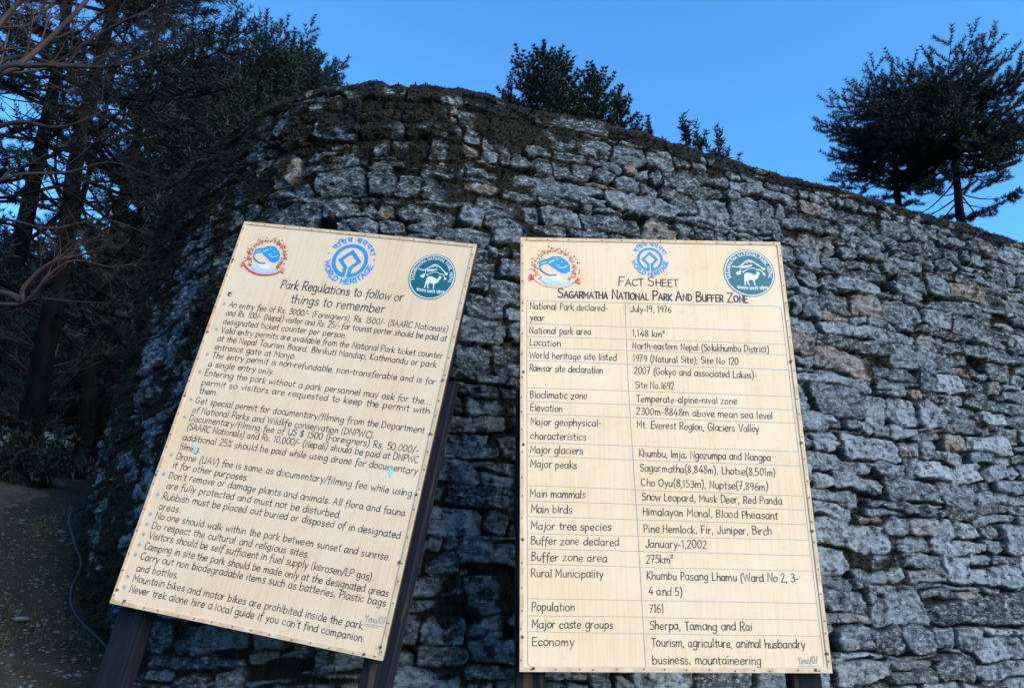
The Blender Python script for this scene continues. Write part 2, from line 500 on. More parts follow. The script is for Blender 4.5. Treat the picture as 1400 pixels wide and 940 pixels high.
# raster runs on an even grid; the coarse stretch is sampled from it
NS = int(S1 / DS) + 1
ZB = -0.25
NZ = int((TOPZ - ZB) / DS) + 1
NC = int(0.75 / 0.02)                        # rows that turn over the top
print('wall raster', NS, NZ)
ss = np.arange(NS) * DS
zz = ZB + np.arange(NZ) * DS
shape = (NZ, NS)
cell = lambda a, b=None: (a / DS, (b or a) / DS)
wx = (vnoise(shape, cell(.16, .2), 1) - .5) * .05 + (vnoise(shape, cell(.05), 2) - .5) * .022 + (vnoise(shape, cell(.02), 32) - .5) * .008
wz = (vnoise(shape, cell(.16, .25), 3) - .5) * .045 + (vnoise(shape, cell(.045, .07), 4) - .5) * .020 + (vnoise(shape, cell(.018), 33) - .5) * .008
wz += (vnoise(shape, cell(1.4, 1.6), 5) - .5) * .10
SX = ss[None, :] + wx
SZ = zz[:, None] + wz
H = -0.075 + (vnoise(shape, cell(.05), 6) - .5) * .03
TONE = np.full(shape, .2, np.float32); TINT = np.zeros(shape, np.float32); SOIL = np.ones(shape, np.float32)
rg = np.random.default_rng(21)

def put_stone(s0, s1, z0, z1, out):
    cs, cz = (s0 + s1) / 2, (z0 + z1) / 2
    hw, hh = (s1 - s0) / 2, (z1 - z0) / 2
    if hw < .012 or hh < .010: return
    i0, i1 = max(0, int((cs - hw - .09) / DS)), min(NS, int((cs + hw + .09) / DS) + 1)
    j0, j1 = max(0, int((cz - hh - .12 - ZB) / DS)), min(NZ, int((cz + hh + .12 - ZB) / DS) + 1)
    if i1 <= i0 or j1 <= j0: return
    X = SX[j0:j1, i0:i1] - cs; Z = SZ[j0:j1, i0:i1] - cz
    rot = rg.normal(0, .035)
    X, Z = X + rot * Z, Z - rot * X
    ta, tb = rg.normal(0, .07, 2), rg.normal(0, .09, 2)
    d = np.minimum.reduce([hw - X * (1 + 0) + ta[0] * Z * 2, hw + X + ta[1] * Z * 2, hh - Z + tb[0] * X * .7, hh + Z + tb[1] * X * .7])
    for sx in (-1, 1):
        for sz in (-1, 1):
            cut = rg.uniform(.0, .5) * min(hh, .055) * (1 if rg.random() < .8 else 2.0)
            k = rg.uniform(.35, 1.1)
            n_ = math.hypot(k, 1)
            d = np.minimum(d, (k * (hw - sx * X) + (hh - sz * Z) - cut) / n_)
    r = rg.uniform(.005, .013)
    body = out + np.zeros_like(X)
    pls = []
    for k in range(rg.integers(2, 5)):
        a, b_ = rg.normal(0, .07), rg.normal(0, .09)
        pls.append(out + rg.uniform(0, .014) + a * (X - rg.uniform(-.5, .5) * hw) + b_ * (Z - rg.uniform(-.5, .5) * hh))
    body = np.minimum.reduce(pls)
    e = np.clip(d / r, 0, 1)
    prof = np.sqrt(1 - (1 - e) ** 2)
    hgt = np.where(d > 0, -.085 + (.085 + body) * prof, -1)
    sub = H[j0:j1, i0:i1]
    win = hgt > sub
    sub[win] = hgt[win]
    tone = np.clip(rg.normal(.5, .26), 0, 1)
    TONE[j0:j1, i0:i1][win] = tone
    TINT[j0:j1, i0:i1][win] = rg.random()
    SOIL[j0:j1, i0:i1][win] = np.clip(1 - d / .012, 0, 1)[win] * .8

z = ZB
bands = [z]
while z < TOPZ - .12:
    z += rg.choice([rg.uniform(.06, .095), rg.uniform(.09, .135), rg.uniform(.13, .185)], p=[.30, .5, .20]); bands.append(z)
bands[-1] = TOPZ - .10
bands.append(TOPZ)
def stepfn(amp):
    o = np.zeros(NS); s = 0
    while s < S1:
        w = rg.uniform(.35, 1.3); o[int(s / DS):int((s + w) / DS) + 1] = rg.uniform(-amp, amp); s += w
    return o
offs = [stepfn(.05) for _ in bands]
offs[-1][:] = 0; offs[-2] *= .4
for i in range(len(bands) - 1):
    s = rg.uniform(-.2, 0)
    top = i == len(bands) - 2
    while s < S1:
        hB = bands[i + 1] - bands[i]
        w = float(np.clip(hB * rg.choice([rg.uniform(.9, 1.7), rg.uniform(1.7, 3.0), rg.uniform(2.8, 4.4)], p=[.28, .48, .24]), .075, .52))
        if top: w = rg.uniform(.25, .7)
        k = min(NS - 1, max(0, int((s + w / 2) / DS)))
        z0, z1 = bands[i] + offs[i][k], bands[i + 1] + offs[i + 1][k]
        g_ = rg.uniform(-.001, .004)
        a, b_, c_, d_ = s + g_, s + w - g_, z0 + rg.uniform(-.002, .004), z1 - rg.uniform(-.002, .004)
        o = rg.normal(0, .013)
        q = rg.random()
        if top:
            if rg.random() < .5:
                m_ = rg.uniform(.4, .6) * (d_ - c_) + c_
                put_stone(a, b_, c_, m_, o); put_stone(a - .06, b_ + .02, m_, d_ + .02, o * .5 + .015)
            else: put_stone(a, b_, c_, d_ + .02, o * .5 + .015)
        elif q < .56 or hB < .12: put_stone(a, b_, c_, d_, o)
        elif q < .76:
            m_ = c_ + (d_ - c_) * rg.uniform(.3, .7)
            put_stone(a, b_, c_, m_ - .001, o); put_stone(a + rg.uniform(-.04, .04), b_ + rg.uniform(-.04, .04), m_ + .001, d_, rg.normal(0, .013))
        elif q < .88:
            m_ = c_ + (d_ - c_) * rg.uniform(.62, .75)
            x_ = a + (b_ - a) * rg.uniform(.3, .7)
            put_stone(a, b_, c_, m_ - .001, o); put_stone(a, x_, m_ + .001, d_, rg.normal(-.005, .013)); put_stone(x_ + .01, b_, m_ + .001, d_, rg.normal(-.005, .013))
        else:
            x_ = a + (b_ - a) * rg.uniform(.35, .65)
            m_ = c_ + (d_ - c_) * rg.uniform(.35, .65)
            put_stone(a, x_, c_, d_, o); put_stone(x_ + .008, b_, c_, m_ - .001, rg.normal(0, .013)); put_stone(x_ + .008, b_, m_ + .001, d_, rg.normal(0, .013))
        s += w
for _ in range(900):                          # small pinning stones in the joints
    i = rg.integers(1, len(bands) - 1); s = rg.uniform(0, S1 - .1); k = min(NS - 1, int(s / DS))
    z_ = bands[i] + offs[i][k] + rg.normal(0, .012); w = rg.uniform(.035, .10); h2 = rg.uniform(.018, .042)
    put_stone(s, s + w, z_ - h2 / 2, z_ + h2 / 2, rg.uniform(-.035, -.012))
stone = 1 - SOIL
def facets(size, tilt, step, seed, az=1.6):
    """broken faces: every cell of a jittered lattice is its own small tilted plane"""
    g = np.random.default_rng(seed)
    U = (SX + wz * .5) / (size * az); V_ = (SZ + wx * .5) / size
    U0 = np.floor(U).astype(int); V0 = np.floor(V_).astype(int)
    ou, ov = U0.min() - 2, V0.min() - 2
    sh = (V0.max() - ov + 3, U0.max() - ou + 3)
    ju, jv = g.random(sh).astype(np.float32), g.random(sh).astype(np.float32)
    tu, tv, hh0 = g.normal(0, tilt, sh).astype(np.float32), g.normal(0, tilt, sh).astype(np.float32), g.normal(0, step, sh).astype(np.float32)
    best = np.full(SX.shape, 9.0, np.float32); out_ = np.zeros(SX.shape, np.float32)
    for du in (-1, 0, 1):
        for dv in (-1, 0, 1):
            iu, iv = U0 + du - ou, V0 + dv - ov
            du_, dv_ = U - (U0 + du + ju[iv, iu]), V_ - (V0 + dv + jv[iv, iu])
            dd_ = du_ ** 2 + dv_ ** 2
            k = dd_ < best
            best[k] = dd_[k]
            val_ = tu[iv, iu] * du_ * size + tv[iv, iu] * dv_ * size + hh0[iv, iu]
            out_[k] = val_[k]
    return out_
H += (facets(.075, .17, .0035, 61) + facets(.03, .22, .0022, 62)) * np.clip(stone, .2, 1)
H += (vnoise(shape, cell(.022, .10), 8) - .5) * .014 * stone + (vnoise(shape, cell(.03), 9) - .5) * .012 + (vnoise(shape, cell(.013, .03), 10) - .5) * .007 * stone
H += (np.abs(vnoise(shape, cell(.06, .11), 14) - .5) - .2) * -.03 * stone
# moss: deep on the top course and round the shaded bend, patchy elsewhere
s_peak = seg[np.argmin(np.hypot(fine[:, 0] + .71, fine[:, 1] - 3.83))]
SSg = ss[None, :]; ZZg = zz[:, None]
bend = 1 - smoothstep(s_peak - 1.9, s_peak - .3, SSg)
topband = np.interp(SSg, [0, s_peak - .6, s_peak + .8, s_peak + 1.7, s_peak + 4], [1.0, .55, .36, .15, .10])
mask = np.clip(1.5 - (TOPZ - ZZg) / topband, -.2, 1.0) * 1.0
big = vnoise(shape, cell(.38, .32), 15); med = vnoise(shape, cell(.13, .10), 16); sm = vnoise(shape, cell(.04), 17)
fld = .46 * big + .46 * med + .26 * sm
lowdark = np.interp(SSg, [0, s_peak, s_peak + 2.0, s_peak + 3.5], [.18, .14, .05, .0]) * (1 - smoothstep(2.6, 1.2, ZZg) * 0)  # extra moss leftward; shade between the boards is put into its dark colour
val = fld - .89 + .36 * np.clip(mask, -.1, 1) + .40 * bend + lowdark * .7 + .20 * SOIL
val = val + .30 * smoothstep(TOPZ - .11, TOPZ - .03, ZZg + .08 * (med - .5))
val = val - .16 * np.clip(H / .03, -1, 1)     # moss keeps to the joints and ledges
stain_shade = smoothstep(1.8, 4.2, ZZg + .9 * (big - .5)) * .44 + (1 - smoothstep(s_peak - .8, s_peak + 2.8, SSg + .8 * (big - .5))) * .32  # weather stains and painted shade together: stone tone darker towards top and left
TONE = TONE * (1 - np.clip(stain_shade, 0, .7))
MOSS = smoothstep(-.02, .10, val).astype(np.float32)
lump = vnoise(shape, cell(.03), 18) * .5 + vnoise(shape, cell(.011), 19) * .5
H = H + MOSS * np.clip(-.015 - H, 0, 1) * .6 + MOSS * (.002 + .020 * lump)

H = np.where(H > 0, H * (1 - .55 * smoothstep(TOPZ - .32, TOPZ - .05, ZZg)), H)
# sample onto the wall's plan curve
def along(s):
    x = np.interp(s, seg, fine[:, 0]); y = np.interp(s, seg, fine[:, 1]); return x, y
px, py = along(sv)
e = .02
ax, ay = along(np.clip(sv - e, 0, S1)); bx_, by_ = along(np.clip(sv + e, 0, S1))
tx, ty = bx_ - ax, by_ - ay
ln = np.hypot(tx, ty); tx /= ln; ty /= ln
nx, ny = ty, -tx                              # outward (towards the viewer)
ci = np.clip((sv / DS).astype(int), 0, NS - 1)
topn = np.interp(sv, np.arange(0, S1, .23), (np.random.default_rng(3).random(len(np.arange(0, S1, .23))) - .5) * .022)
topn += np.interp(sv, np.arange(0, S1, .07), (np.random.default_rng(4).random(len(np.arange(0, S1, .07))) - .5) * .018)
BAT = .065
zfrac = np.clip((zz - 3.9) / (TOPZ - 3.9), 0, 1) ** 2
Hs = H[:, ci]
bat = BAT * (TOPZ - zz)[:, None]
Xw = px[None, :] + nx[None, :] * (bat + Hs)
Yw = py[None, :] + ny[None, :] * (bat + Hs)
Zw = zz[:, None] + zfrac[:, None] * topn[None, :] + 0 * Xw
# rows that turn over the top and run back over the fill
Xt, Yt, Zt, At = [], [], [], []
cap_n = vnoise((NC + 1, NS), (3, .07 / DS), 44)[:, ci]; cap_m = vnoise((NC + 1, NS), (6, .2 / DS), 45)[:, ci]
last = Hs[-1]
for k in range(1, NC + 1):
    q = k / NC; dep = .75 * q
    lift = .05 * math.sqrt(min(1, dep / .10)) + .018 * (cap_n[k] - .5) * min(1, dep / .1) + .02 * (cap_m[k] - .3) * min(1, dep / .1)
    inn = last * max(0, 1 - dep / .25) - dep
    Xt.append(px + nx * inn); Yt.append(py + ny * inn); Zt.append(TOPZ + topn + lift - .10 * q * q)
Xw = np.vstack([Xw, Xt]); Yw = np.vstack([Yw, Yt]); Zw = np.vstack([Zw, Zt])
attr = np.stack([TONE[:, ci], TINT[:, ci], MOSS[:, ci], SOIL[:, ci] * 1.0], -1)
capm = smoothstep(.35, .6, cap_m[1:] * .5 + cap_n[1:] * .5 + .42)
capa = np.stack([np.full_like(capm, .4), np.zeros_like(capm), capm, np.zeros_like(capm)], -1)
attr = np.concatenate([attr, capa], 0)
hh_, ww_ = Xw.shape
idx = np.arange(hh_ * ww_).reshape(hh_, ww_)
F = np.stack([idx[:-1, :-1], idx[:-1, 1:], idx[1:, 1:], idx[1:, :-1]], -1).reshape(-1, 4)
PW = np.stack([Xw, Yw, Zw], -1)
wall = empty('stone_wall', (0, 4.0, 0))
tag(wall, 'tall curved dry stone retaining wall with moss along its top', 'wall')
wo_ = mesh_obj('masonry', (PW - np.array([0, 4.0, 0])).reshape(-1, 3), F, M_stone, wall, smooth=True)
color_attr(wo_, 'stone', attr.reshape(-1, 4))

# hanging moss and dead fern tufts on the mossy patches
def blades(P, D, L, W, name, mats, parent=None, curl=0.4, seed=1, kind=None):
    """P base points, D unit directions, L length, W width -> two-triangle blades"""
    r = np.random.default_rng(seed)
    n = len(P)
    side = np.cross(D, r.normal(size=(n, 3))); side /= np.linalg.norm(side, axis=1)[:, None] + 1e-9
    W = np.asarray(W).reshape(-1, 1) * np.ones((n, 1)); L = np.asarray(L).reshape(-1, 1) * np.ones((n, 1))
    mid = P + D * L * .55 + side * 0
    tip = P + D * L - np.array([0, 0, 1]) * L * curl
    V = np.stack([P - side * W / 2, P + side * W / 2, mid + side * W * .4, mid - side * W * .4, tip], 1).reshape(-1, 3)
    k = np.arange(n)[:, None] * 5
    Fq = np.concatenate([k + np.array([0, 1, 2]), k + np.array([0, 2, 3]), k + np.array([3, 2, 4])], 0)
    o = mesh_obj(name, V, Fq, mats, parent)
    if kind: o['kind'] = kind
    return o
rg2 = np.random.default_rng(5)
att = attr[..., 2]
jj = rg2.integers(0, hh_, 700000); ii = rg2.integers(0, ww_, 700000)
# the coarse stretch would be over-represented: thin it
keep = (att[jj, ii] > .55) & ((sv[ii] > S0) | (rg2.random(700000) < .6)) & ((jj < NZ) | (rg2.random(700000) < .5))
jj, ii = jj[keep][:110000], ii[keep][:110000]
P = PW[jj, ii] - np.array([0, 4.0, 0])
up = (jj >= NZ - 2).astype(float)[:, None]
D = np.stack([nx[ii], ny[ii], np.full(len(ii), -.1)], -1) * (1 - up) + np.array([0, 0, 1.0]) * up + rg2.normal(size=(len(ii), 3)) * .55
D /= np.linalg.norm(D, axis=1)[:, None]
blades(P, D, rg2.uniform(.012, .042, len(ii)), rg2.uniform(.004, .009, len(ii)), 'moss', M_moss, wall, .5, 8, 'stuff')

# the fill held up behind the wall
inner = np.stack([px - nx * .6, py - ny * .6], -1)[::25]
ring = [tuple(q) for q in inner] + [(9, 40), (-1.2, 40), (-.2, 20)]
tri = tessellate_polygon([[Vector((a, b_, 0)) for a, b_ in ring]])
tag(mesh_obj('terrace', np.array([(a, b_, TOPZ - .06) for a, b_ in ring]), [tuple(t) for t in tri], M_soil), kind='structure')

# ------------------------------------------------------------------ trees
def bundle(segs):
    """segs: list of (points, radii, sides) -> Geo"""
    g = Geo()
    for p, r, n in segs: g.tube(p, r, n, cap=False)
    return g

def conifer(name, label, base, height, r0, lo, profile, nb, seed, mats, group=None, needle=.06, gap=.04, per=6, twig_gap=.09,
            up0=-8, up1=50, curl=.25, lean=(0, 0), twl=.36, bare=.2, dead=0, sub=0, spread=.5, cat='tree', nwid=.12, thin=None, deadr=(-.45, .35), lowt=0):
    r = np.random.default_rng(seed)
    root = empty(name, base)
    tag(root, label, cat, group)
    K = 12
    wob = r.normal(0, .012, (K, 2)).cumsum(0) * height * .3
    tp = [(wob[i, 0] + lean[0] * (i / (K - 1)) ** 1.5, wob[i, 1] + lean[1] * (i / (K - 1)) ** 1.5, height * i / (K - 1) - .15 * (i == 0)) for i in range(K)]
    tr = [r0 * (1.25 if i == 0 else 1) * (1 - .93 * i / (K - 1)) + .006 for i in range(K)]
    tpa = np.array(tp)
    segs = [(tp, tr, 10)]
    def tpos(z):
        return np.array([np.interp(z, tpa[:, 2], tpa[:, k]) for k in (0, 1)] + [z])
    NP, ND = [], []
    pr = np.array(profile)
    def twig(p, d, L, depth=0):
        n = max(2, int(L / gap))
        t = np.linspace(.04, 1, n)[:, None]
        bend = np.array([0, 0, .18 * L])
        pts = p + d * L * t + bend * t ** 2
        NP.append(pts); ND.append(np.repeat((d + np.array([0, 0, .25]))[None, :], n, 0))
        segs.append(([p, p + d * L * .5 + bend * .25, p + d * L + bend], [.0055, .0035, .0015], 3))
        if depth < sub:
            for k in range(int(L / (twig_gap * 1.6))):
                q = r.uniform(.2, .85); sgn = 1 if k % 2 else -1
                h = np.array([-d[1], d[0], 0]) * sgn
                dd = d * .75 + h * .65 + np.array([0, 0, r.uniform(-.15, .25)]); dd /= np.linalg.norm(dd)
                twig(p + d * L * q + bend * q * q, dd, L * .45 * (1.15 - q) + .03, depth + 1)
    for i in range(nb + dead):
        isdead = i >= nb
        f = (i + r.uniform(0, 1)) / nb if not isdead else r.uniform(*deadr)
        f = min(f, .995)
        z = height * (lo + (1 - lo) * f)
        z = max(z, .6)
        ff = max(0, f)
        L = float(np.interp(ff, pr[:, 0], pr[:, 1])) * r.uniform(.72, 1.12) * (1 if not isdead else r.uniform(.4, .8))
        a = i * 2.399 + r.uniform(-.35, .35)
        el = R(up0 + (up1 - up0) * ff ** 1.5 + r.uniform(-8, 8))
        hd = np.array([math.cos(a), math.sin(a), 0])
        st = tpos(z)
        cl = curl * r.uniform(.5, 1.4)
        side = np.array([-hd[1], hd[0], 0]) * r.normal(0, .12)
        bp = lambda t: st + hd * L * t * math.cos(el) + side * L * t * t + np.array([0, 0, 1]) * L * (math.sin(el) * t + cl * t * t * t - .10 * math.sin(t * 3.1))
        T = np.linspace(0, 1, 7)
        rb = max(.007, L * .012)
        segs.append(([bp(t) for t in T], [rb * (1 - .85 * t) + .002 for t in T], 5 if L > .8 else 3))
        if isdead:
            if lowt and r.random() < lowt:
                for q_ in range(int(L / .1)):
                    t = r.uniform(.55, 1); d = hd * .6 + np.array([-hd[1], hd[0], 0]) * r.choice([-1, 1]) * .7 + np.array([0, 0, r.uniform(-.3, .2)]); twig(bp(t), d / np.linalg.norm(d), .10 + .2 * r.random())
            for k in range(int(L / .16)):
                t = r.uniform(.2, 1); sgn = r.choice([-1, 1])
                d = hd * .6 + np.array([-hd[1], hd[0], 0]) * sgn * .7 + np.array([0, 0, r.uniform(-.4, .2)]); d /= np.linalg.norm(d)
                ll = L * .3 * r.uniform(.4, 1)
                p = bp(t); segs.append(([p, p + d * ll * .5 + r.normal(0, .02, 3), p + d * ll], [.005, .0035, .0015], 3))
            continue
        n = max(4, int(L / twig_gap))
        zt = float(st[2]) / height
        if thin and thin[0] < zt < thin[1]: n = max(3, int(n * thin[2]))
        for k in range(n):
            t = bare + (1 - bare) * (k + r.uniform(0, .8)) / n
            if t > 1: continue
            d0 = bp(min(1, t + .03)) - bp(t - .03); d0 /= np.linalg.norm(d0)
            sgn = 1 if k % 2 else -1
            h = np.cross(d0, [0, 0, 1]); h /= np.linalg.norm(h) + 1e-9
            d = d0 * r.uniform(.5, .9) + h * sgn * r.uniform(.5, 1.0) + np.array([0, 0, r.uniform(-.25, spread)])
            d /= np.linalg.norm(d)
            twig(bp(t), d, L * twl * (1.12 - t * .72) * r.uniform(.55, 1.2) + .04)
        d0 = bp(1) - bp(.93); d0 /= np.linalg.norm(d0)
        twig(bp(1), d0, .12 + .06 * L)
    # leader
    twig(tpos(height * .985), np.array([0, 0, 1.0]), .22)
    P = np.concatenate(NP); D = np.concatenate(ND)
    P = np.repeat(P, per, 0); D = np.repeat(D, per, 0)
    D = D / np.linalg.norm(D, axis=1)[:, None]
    Q = r.normal(size=P.shape); Q -= (Q * D).sum(1)[:, None] * D; Q /= np.linalg.norm(Q, axis=1)[:, None]
    nd = D * .62 + Q * .78
    L = needle * r.uniform(.7, 1.2, len(P))[:, None]
    S = np.cross(nd, r.normal(size=P.shape)); S /= np.linalg.norm(S, axis=1)[:, None]
    Wd = needle * nwid
    P = P + r.normal(0, needle * .12, P.shape)
    V = np.stack([P - S * Wd, P + S * Wd, P + nd * L], 1).reshape(-1, 3)
    bundle(segs).build('trunk', mats[0], root, smooth=True)
    c = mesh_obj('crown', V, np.arange(len(V)).reshape(-1, 3), mats[1], root)
    return root

UMB = [(0, .85), (.15, 1.0), (.4, .95), (.65, .75), (.85, .45), (1, .12)]
sc = lambda p, k: [(a, b_ * k) for a, b_ in p]
def terr(px_, py_, d, dz=0):
    q = at(px_, py_, d)
    return (q.x, q.y, float(ground_h(q.x, q.y)) + dz)
def top_at(px_, py_, d): return at(px_, py_, d).z
G1 = 'pair of flat crowned firs above the right end of the wall'
for px_, pt, d, sd_, kk, lab in ((1218, 122, 14.0, 3, 1.28, 'slimmer left fir of the flat crowned pair rising behind the wall at right'),
                                 (1300, 94, 13.2, 5, 1.5, 'thicker flat crowned fir right of its twin behind the wall')):
    b0 = at(px_, 285, d); b0.z = TOPZ - .08
    hgt = top_at(px_, pt, d) - b0.z
    lo_ = (top_at(px_, 208, d) - b0.z) / hgt
    conifer('fir_tree', lab, tuple(b0), hgt, .13, lo_, sc([(0, .95), (.12, 1.0), (.4, .98), (.7, .8), (.9, .5), (1, .2)], kk), 78, sd_, (M_bark, M_needle), G1,
            needle=.072, gap=.032, per=18, twig_gap=.10, up0=-10, up1=15, curl=.15, twl=.34, dead=34, bare=.14, nwid=.065, deadr=(-.55, .2), lowt=.8, lean=(.35, 0), spread=.22)
# bushy young fir above the middle of the wall, and smaller ones beside it
def wallfir(px_, pt, d, rad, nb, sd_, lab, lo=.1, nd=.052, up0=-5, name='young_fir', profile=None, per=22, tg=.05):
    b0 = at(px_, 200, d); b0.z = TOPZ - .08
    h = top_at(px_, pt, d) - b0.z
    return conifer(name, lab, tuple(b0), h, .03 + .012 * h, lo, sc(profile or [(0, .9), (.3, 1), (.6, .75), (.85, .38), (1, .07)], rad), nb, sd_, (M_bark, M_needle3), None,
                   needle=nd, gap=.03, per=per, twig_gap=tg, up0=up0, up1=38, nwid=.15, curl=.22, twl=.34, bare=.15)
wallfir(748, 74, 9.0, .86, 120, 21, 'bushy young fir with pointed top above the middle of the wall', .30,
        profile=[(0, .95), (.25, 1.02), (.5, .98), (.72, .74), (.88, .40), (1, .06)])
wallfir(812, 112, 9.3, .68, 84, 22, 'rounded young fir growing against the right side of the bushy one', .30, profile=[(0, 1), (.4, 1), (.7, .7), (.9, .4), (1, .1)])
wallfir(850, 138, 8.6, .40, 36, 23, 'low fir sapling at the right foot of the bushy fir', .35)
wallfir(890, 180, 8.2, .20, 16, 24, 'tiny dark fir sprig between the bushy fir and the sparse seedlings', .3, .05)
wallfir(934, 178, 7.9, .24, 13, 25, 'sparse fir seedling with upright tip on the wall top', .45, .07, 20, 'fir_seedling', per=7)
wallfir(956, 190, 7.8, .22, 12, 26, 'second sparse fir seedling right of the tallest seedling', .45, .07, 20, 'fir_seedling', per=7)
wallfir(980, 202, 7.7, .20, 11, 27, 'lowest fir seedling at the right end of the seedling row', .5, .07, 20, 'fir_seedling', per=7)
wallfir(692, 122, 8.2, .14, 8, 28, 'thin fir sprig at the left foot of the bushy fir', .6, .06, 10, 'fir_seedling', per=7)

# big round fir behind the left shoulder of the wall
for px_, pt, d, rad, nb, sd_, lab in ((352, 86, 13.0, 1.5, 230, 31, 'dense round topped fir behind the left shoulder of the wall'),
                                      (268, 104, 14.0, 1.5, 210, 32, 'broad dark fir just left of the dense round topped fir'),
                                      (415, 106, 12.5, .85, 100, 33, 'small fir at the right edge of the dense round topped fir')):
    b0 = at(px_, 300, d); b0.z = float(ground_h(b0.x, b0.y))
    h = top_at(px_, pt, d) - b0.z
    conifer('fir_tree', lab, tuple(b0), h, .17, .36, sc([(0, .9), (.25, 1.0), (.55, 1.0), (.78, .86), (.92, .6), (1, .3)], rad), nb, sd_, (M_bark, M_needle3 if sd_ == 31 else M_needle), None,
            needle=.08, gap=.036, per=20, twig_gap=.08, nwid=.075, up0=-8, up1=42, curl=.25, twl=.34, dead=8)
# dark forest left of the wall
GF = 'dark conifers of the wood left of the wall'
forest = [  # px, base py, dist, trunk r, height, crown start, spread, branches, seed, label
    (22, 690, 9.0, .12, 9.5, .20, 2.1, 66, 41, 'thick trunked dark conifer beside the left edge of the photo'),
    (102, 645, 11.0, .115, 9.5, .16, 1.6, 64, 42, 'straight dark conifer at the head of the dirt path'),
    (132, 640, 12.6, .09, 6.3, .18, 1.8, 44, 43, 'slim dark conifer just right of the straight one at the path head'),
    (-60, 690, 11.5, .14, 12.0, .30, 2.4, 46, 45, 'tall dark conifer whose trunk stands outside the left edge'),
    (60, 610, 17.0, .12, 12.0, .22, 2.2, 42, 47, 'far tall conifer between the two nearest dark trunks'),
]
for px_, py_, d, r0, hgt, lo, rad, nb, sd_, lab in forest:
    bz = terr(px_, py_, d)[2]
    th = ((EYE + d * .38 - bz) / hgt, (EYE + d * .56 - bz) / hgt, .30)
    conifer('forest_conifer', lab, terr(px_, py_, d), hgt, r0, lo, sc([(0, .95), (.15, 1.05), (.45, .95), (.75, .65), (.92, .32), (1, .08)], rad), nb, sd_, (M_bark, M_needle2), GF,
            needle=.085, gap=.042, per=14, twig_gap=.12, nwid=.07, up0=-16, up1=26, curl=.22, twl=.33, dead=18, bare=.25, spread=.35, thin=th)

GB = 'low far conifers filling the wood behind the dark trunks'
for i, (px_, d, tp_, rad) in enumerate(((-30, 24.0, 318, 3.2), (22, 27.0, 345, 3.0), (126, 26.0, 338, 2.8), (168, 22.0, 312, 2.7), (212, 25.0, 325, 2.8))):
    b1 = terr(px_, 620, d)
    conifer('forest_conifer', ('low far conifer beyond the left edge trunk', 'far conifer seen between thick left trunk and pale sapling', 'far conifer behind the slim trunk at the path head', 'far conifer in the gap between path trunks and wall', 'far conifer showing just over the left side of the wall')[i],
            b1, top_at(px_, tp_, d) - b1[2], .16, .40, sc([(0, 1), (.5, .95), (.8, .6), (1, .1)], rad), 60, 300 + i, (M_bark, M_needle2), GB,
            needle=.16, gap=.07, per=9, twig_gap=.15, nwid=.12, up0=-14, up1=28, curl=.2, twl=.36, dead=6, bare=.12)

# bare red barked tree: trunk outside the left edge, limbs reaching into the picture
def grow(segs, p, d, L, r_, depth, g, sp=.55, up=.12):
    n = 5
    pts = [p]; dirn = Vector(d).normalized()
    for k in range(n):
        dirn = (dirn + Vector(g.normal(0, .13, 3)) + Vector((0, 0, up * .25))).normalized()
        pts.append(pts[-1] + dirn * (L / n))
    rr = [r_ * (1 - .55 * k / n) for k in range(n + 1)]
    segs.append((pts, rr, 6 if r_ > .02 else (4 if r_ > .007 else 3)))
    if depth <= 0: return
    kids = g.integers(4, 7)
    for k in range(kids):
        t = .25 + .75 * (k + g.random()) / kids
        i = min(n - 1, int(t * n)); q = pts[i].lerp(pts[i + 1], min(1, t * n - i))
        base_d = (pts[i + 1] - pts[i]).normalized()
        o = Vector(g.normal(0, 1, 3)); o -= base_d * o.dot(base_d); o.normalize()
        grow(segs, q, base_d * .8 + o * sp + Vector((0, 0, up)), L * g.uniform(.42, .68), rr[i] * .55, depth - 1, g, sp, up)

def limb(parent, origin, path, r0, r1, seed, material, depth=3, side=.75, nside=9, start=.2, up=.12):
    """a limb along given points with twigs growing from it"""
    g = np.random.default_rng(seed)
    P = catmull(path, 6)
    segs = [([Vector(p) for p in P], [r0 + (r1 - r0) * i / (len(P) - 1) for i in range(len(P))], 8)]
    for k in range(nside):
        t = start + (1 - start) * (k + g.random() * .8) / nside
        i = min(len(P) - 2, int(t * (len(P) - 1)))
        d = Vector(P[i + 1] - P[i]).normalized()
        o = Vector(g.normal(0, 1, 3)); o -= d * o.dot(d); o.normalize()
        grow(segs, Vector(P[i]), d * .8 + o * .6 + Vector((0, 0, up)), side * g.uniform(.6, 1.15), (r0 + (r1 - r0) * t) * .42, depth, g, .55, up)
    grow(segs, Vector(P[-1]), Vector(P[-1] - P[-2]), side * .8, r1, depth, g, .55, up)
    O = Vector(origin)
    g2 = bundle([([q - O for q in p], r_, n) for p, r_, n in segs])
    return g2.build('branch', material, parent, smooth=True)

b0 = terr(-95, 700, 6.6)
bt = empty('bare_tree', b0)
tag(bt, 'bare tree with peeling reddish bark reaching in from the left edge', 'tree')
tA = Vector(b0)
tpts = [tA + Vector((0, 0, -.2)), at(-92, 560, 6.6), at(-80, 420, 6.6), at(-88, 300, 6.6), at(-72, 180, 6.6), at(-50, 60, 6.5), at(-20, -40, 6.4)]
tc_ = catmull([tuple(p) for p in tpts], 5)
g = Geo(); g.tube([Vector(p) - tA for p in tc_], [.15 - .10 * i / (len(tc_) - 1) for i in range(len(tc_))], 10)
g.build('trunk', M_redbark, bt, smooth=True)
L_ = lambda *q: [tuple(at(*k)) for k in q]
limb(bt, b0, L_((-75, 190, 6.6), (-20, 112, 6.4), (20, 92, 6.3), (60, 60, 6.2), (112, 8, 6.0), (150, -40, 5.9)), .035, .012, 51, M_redbark, 2, .6, 8)
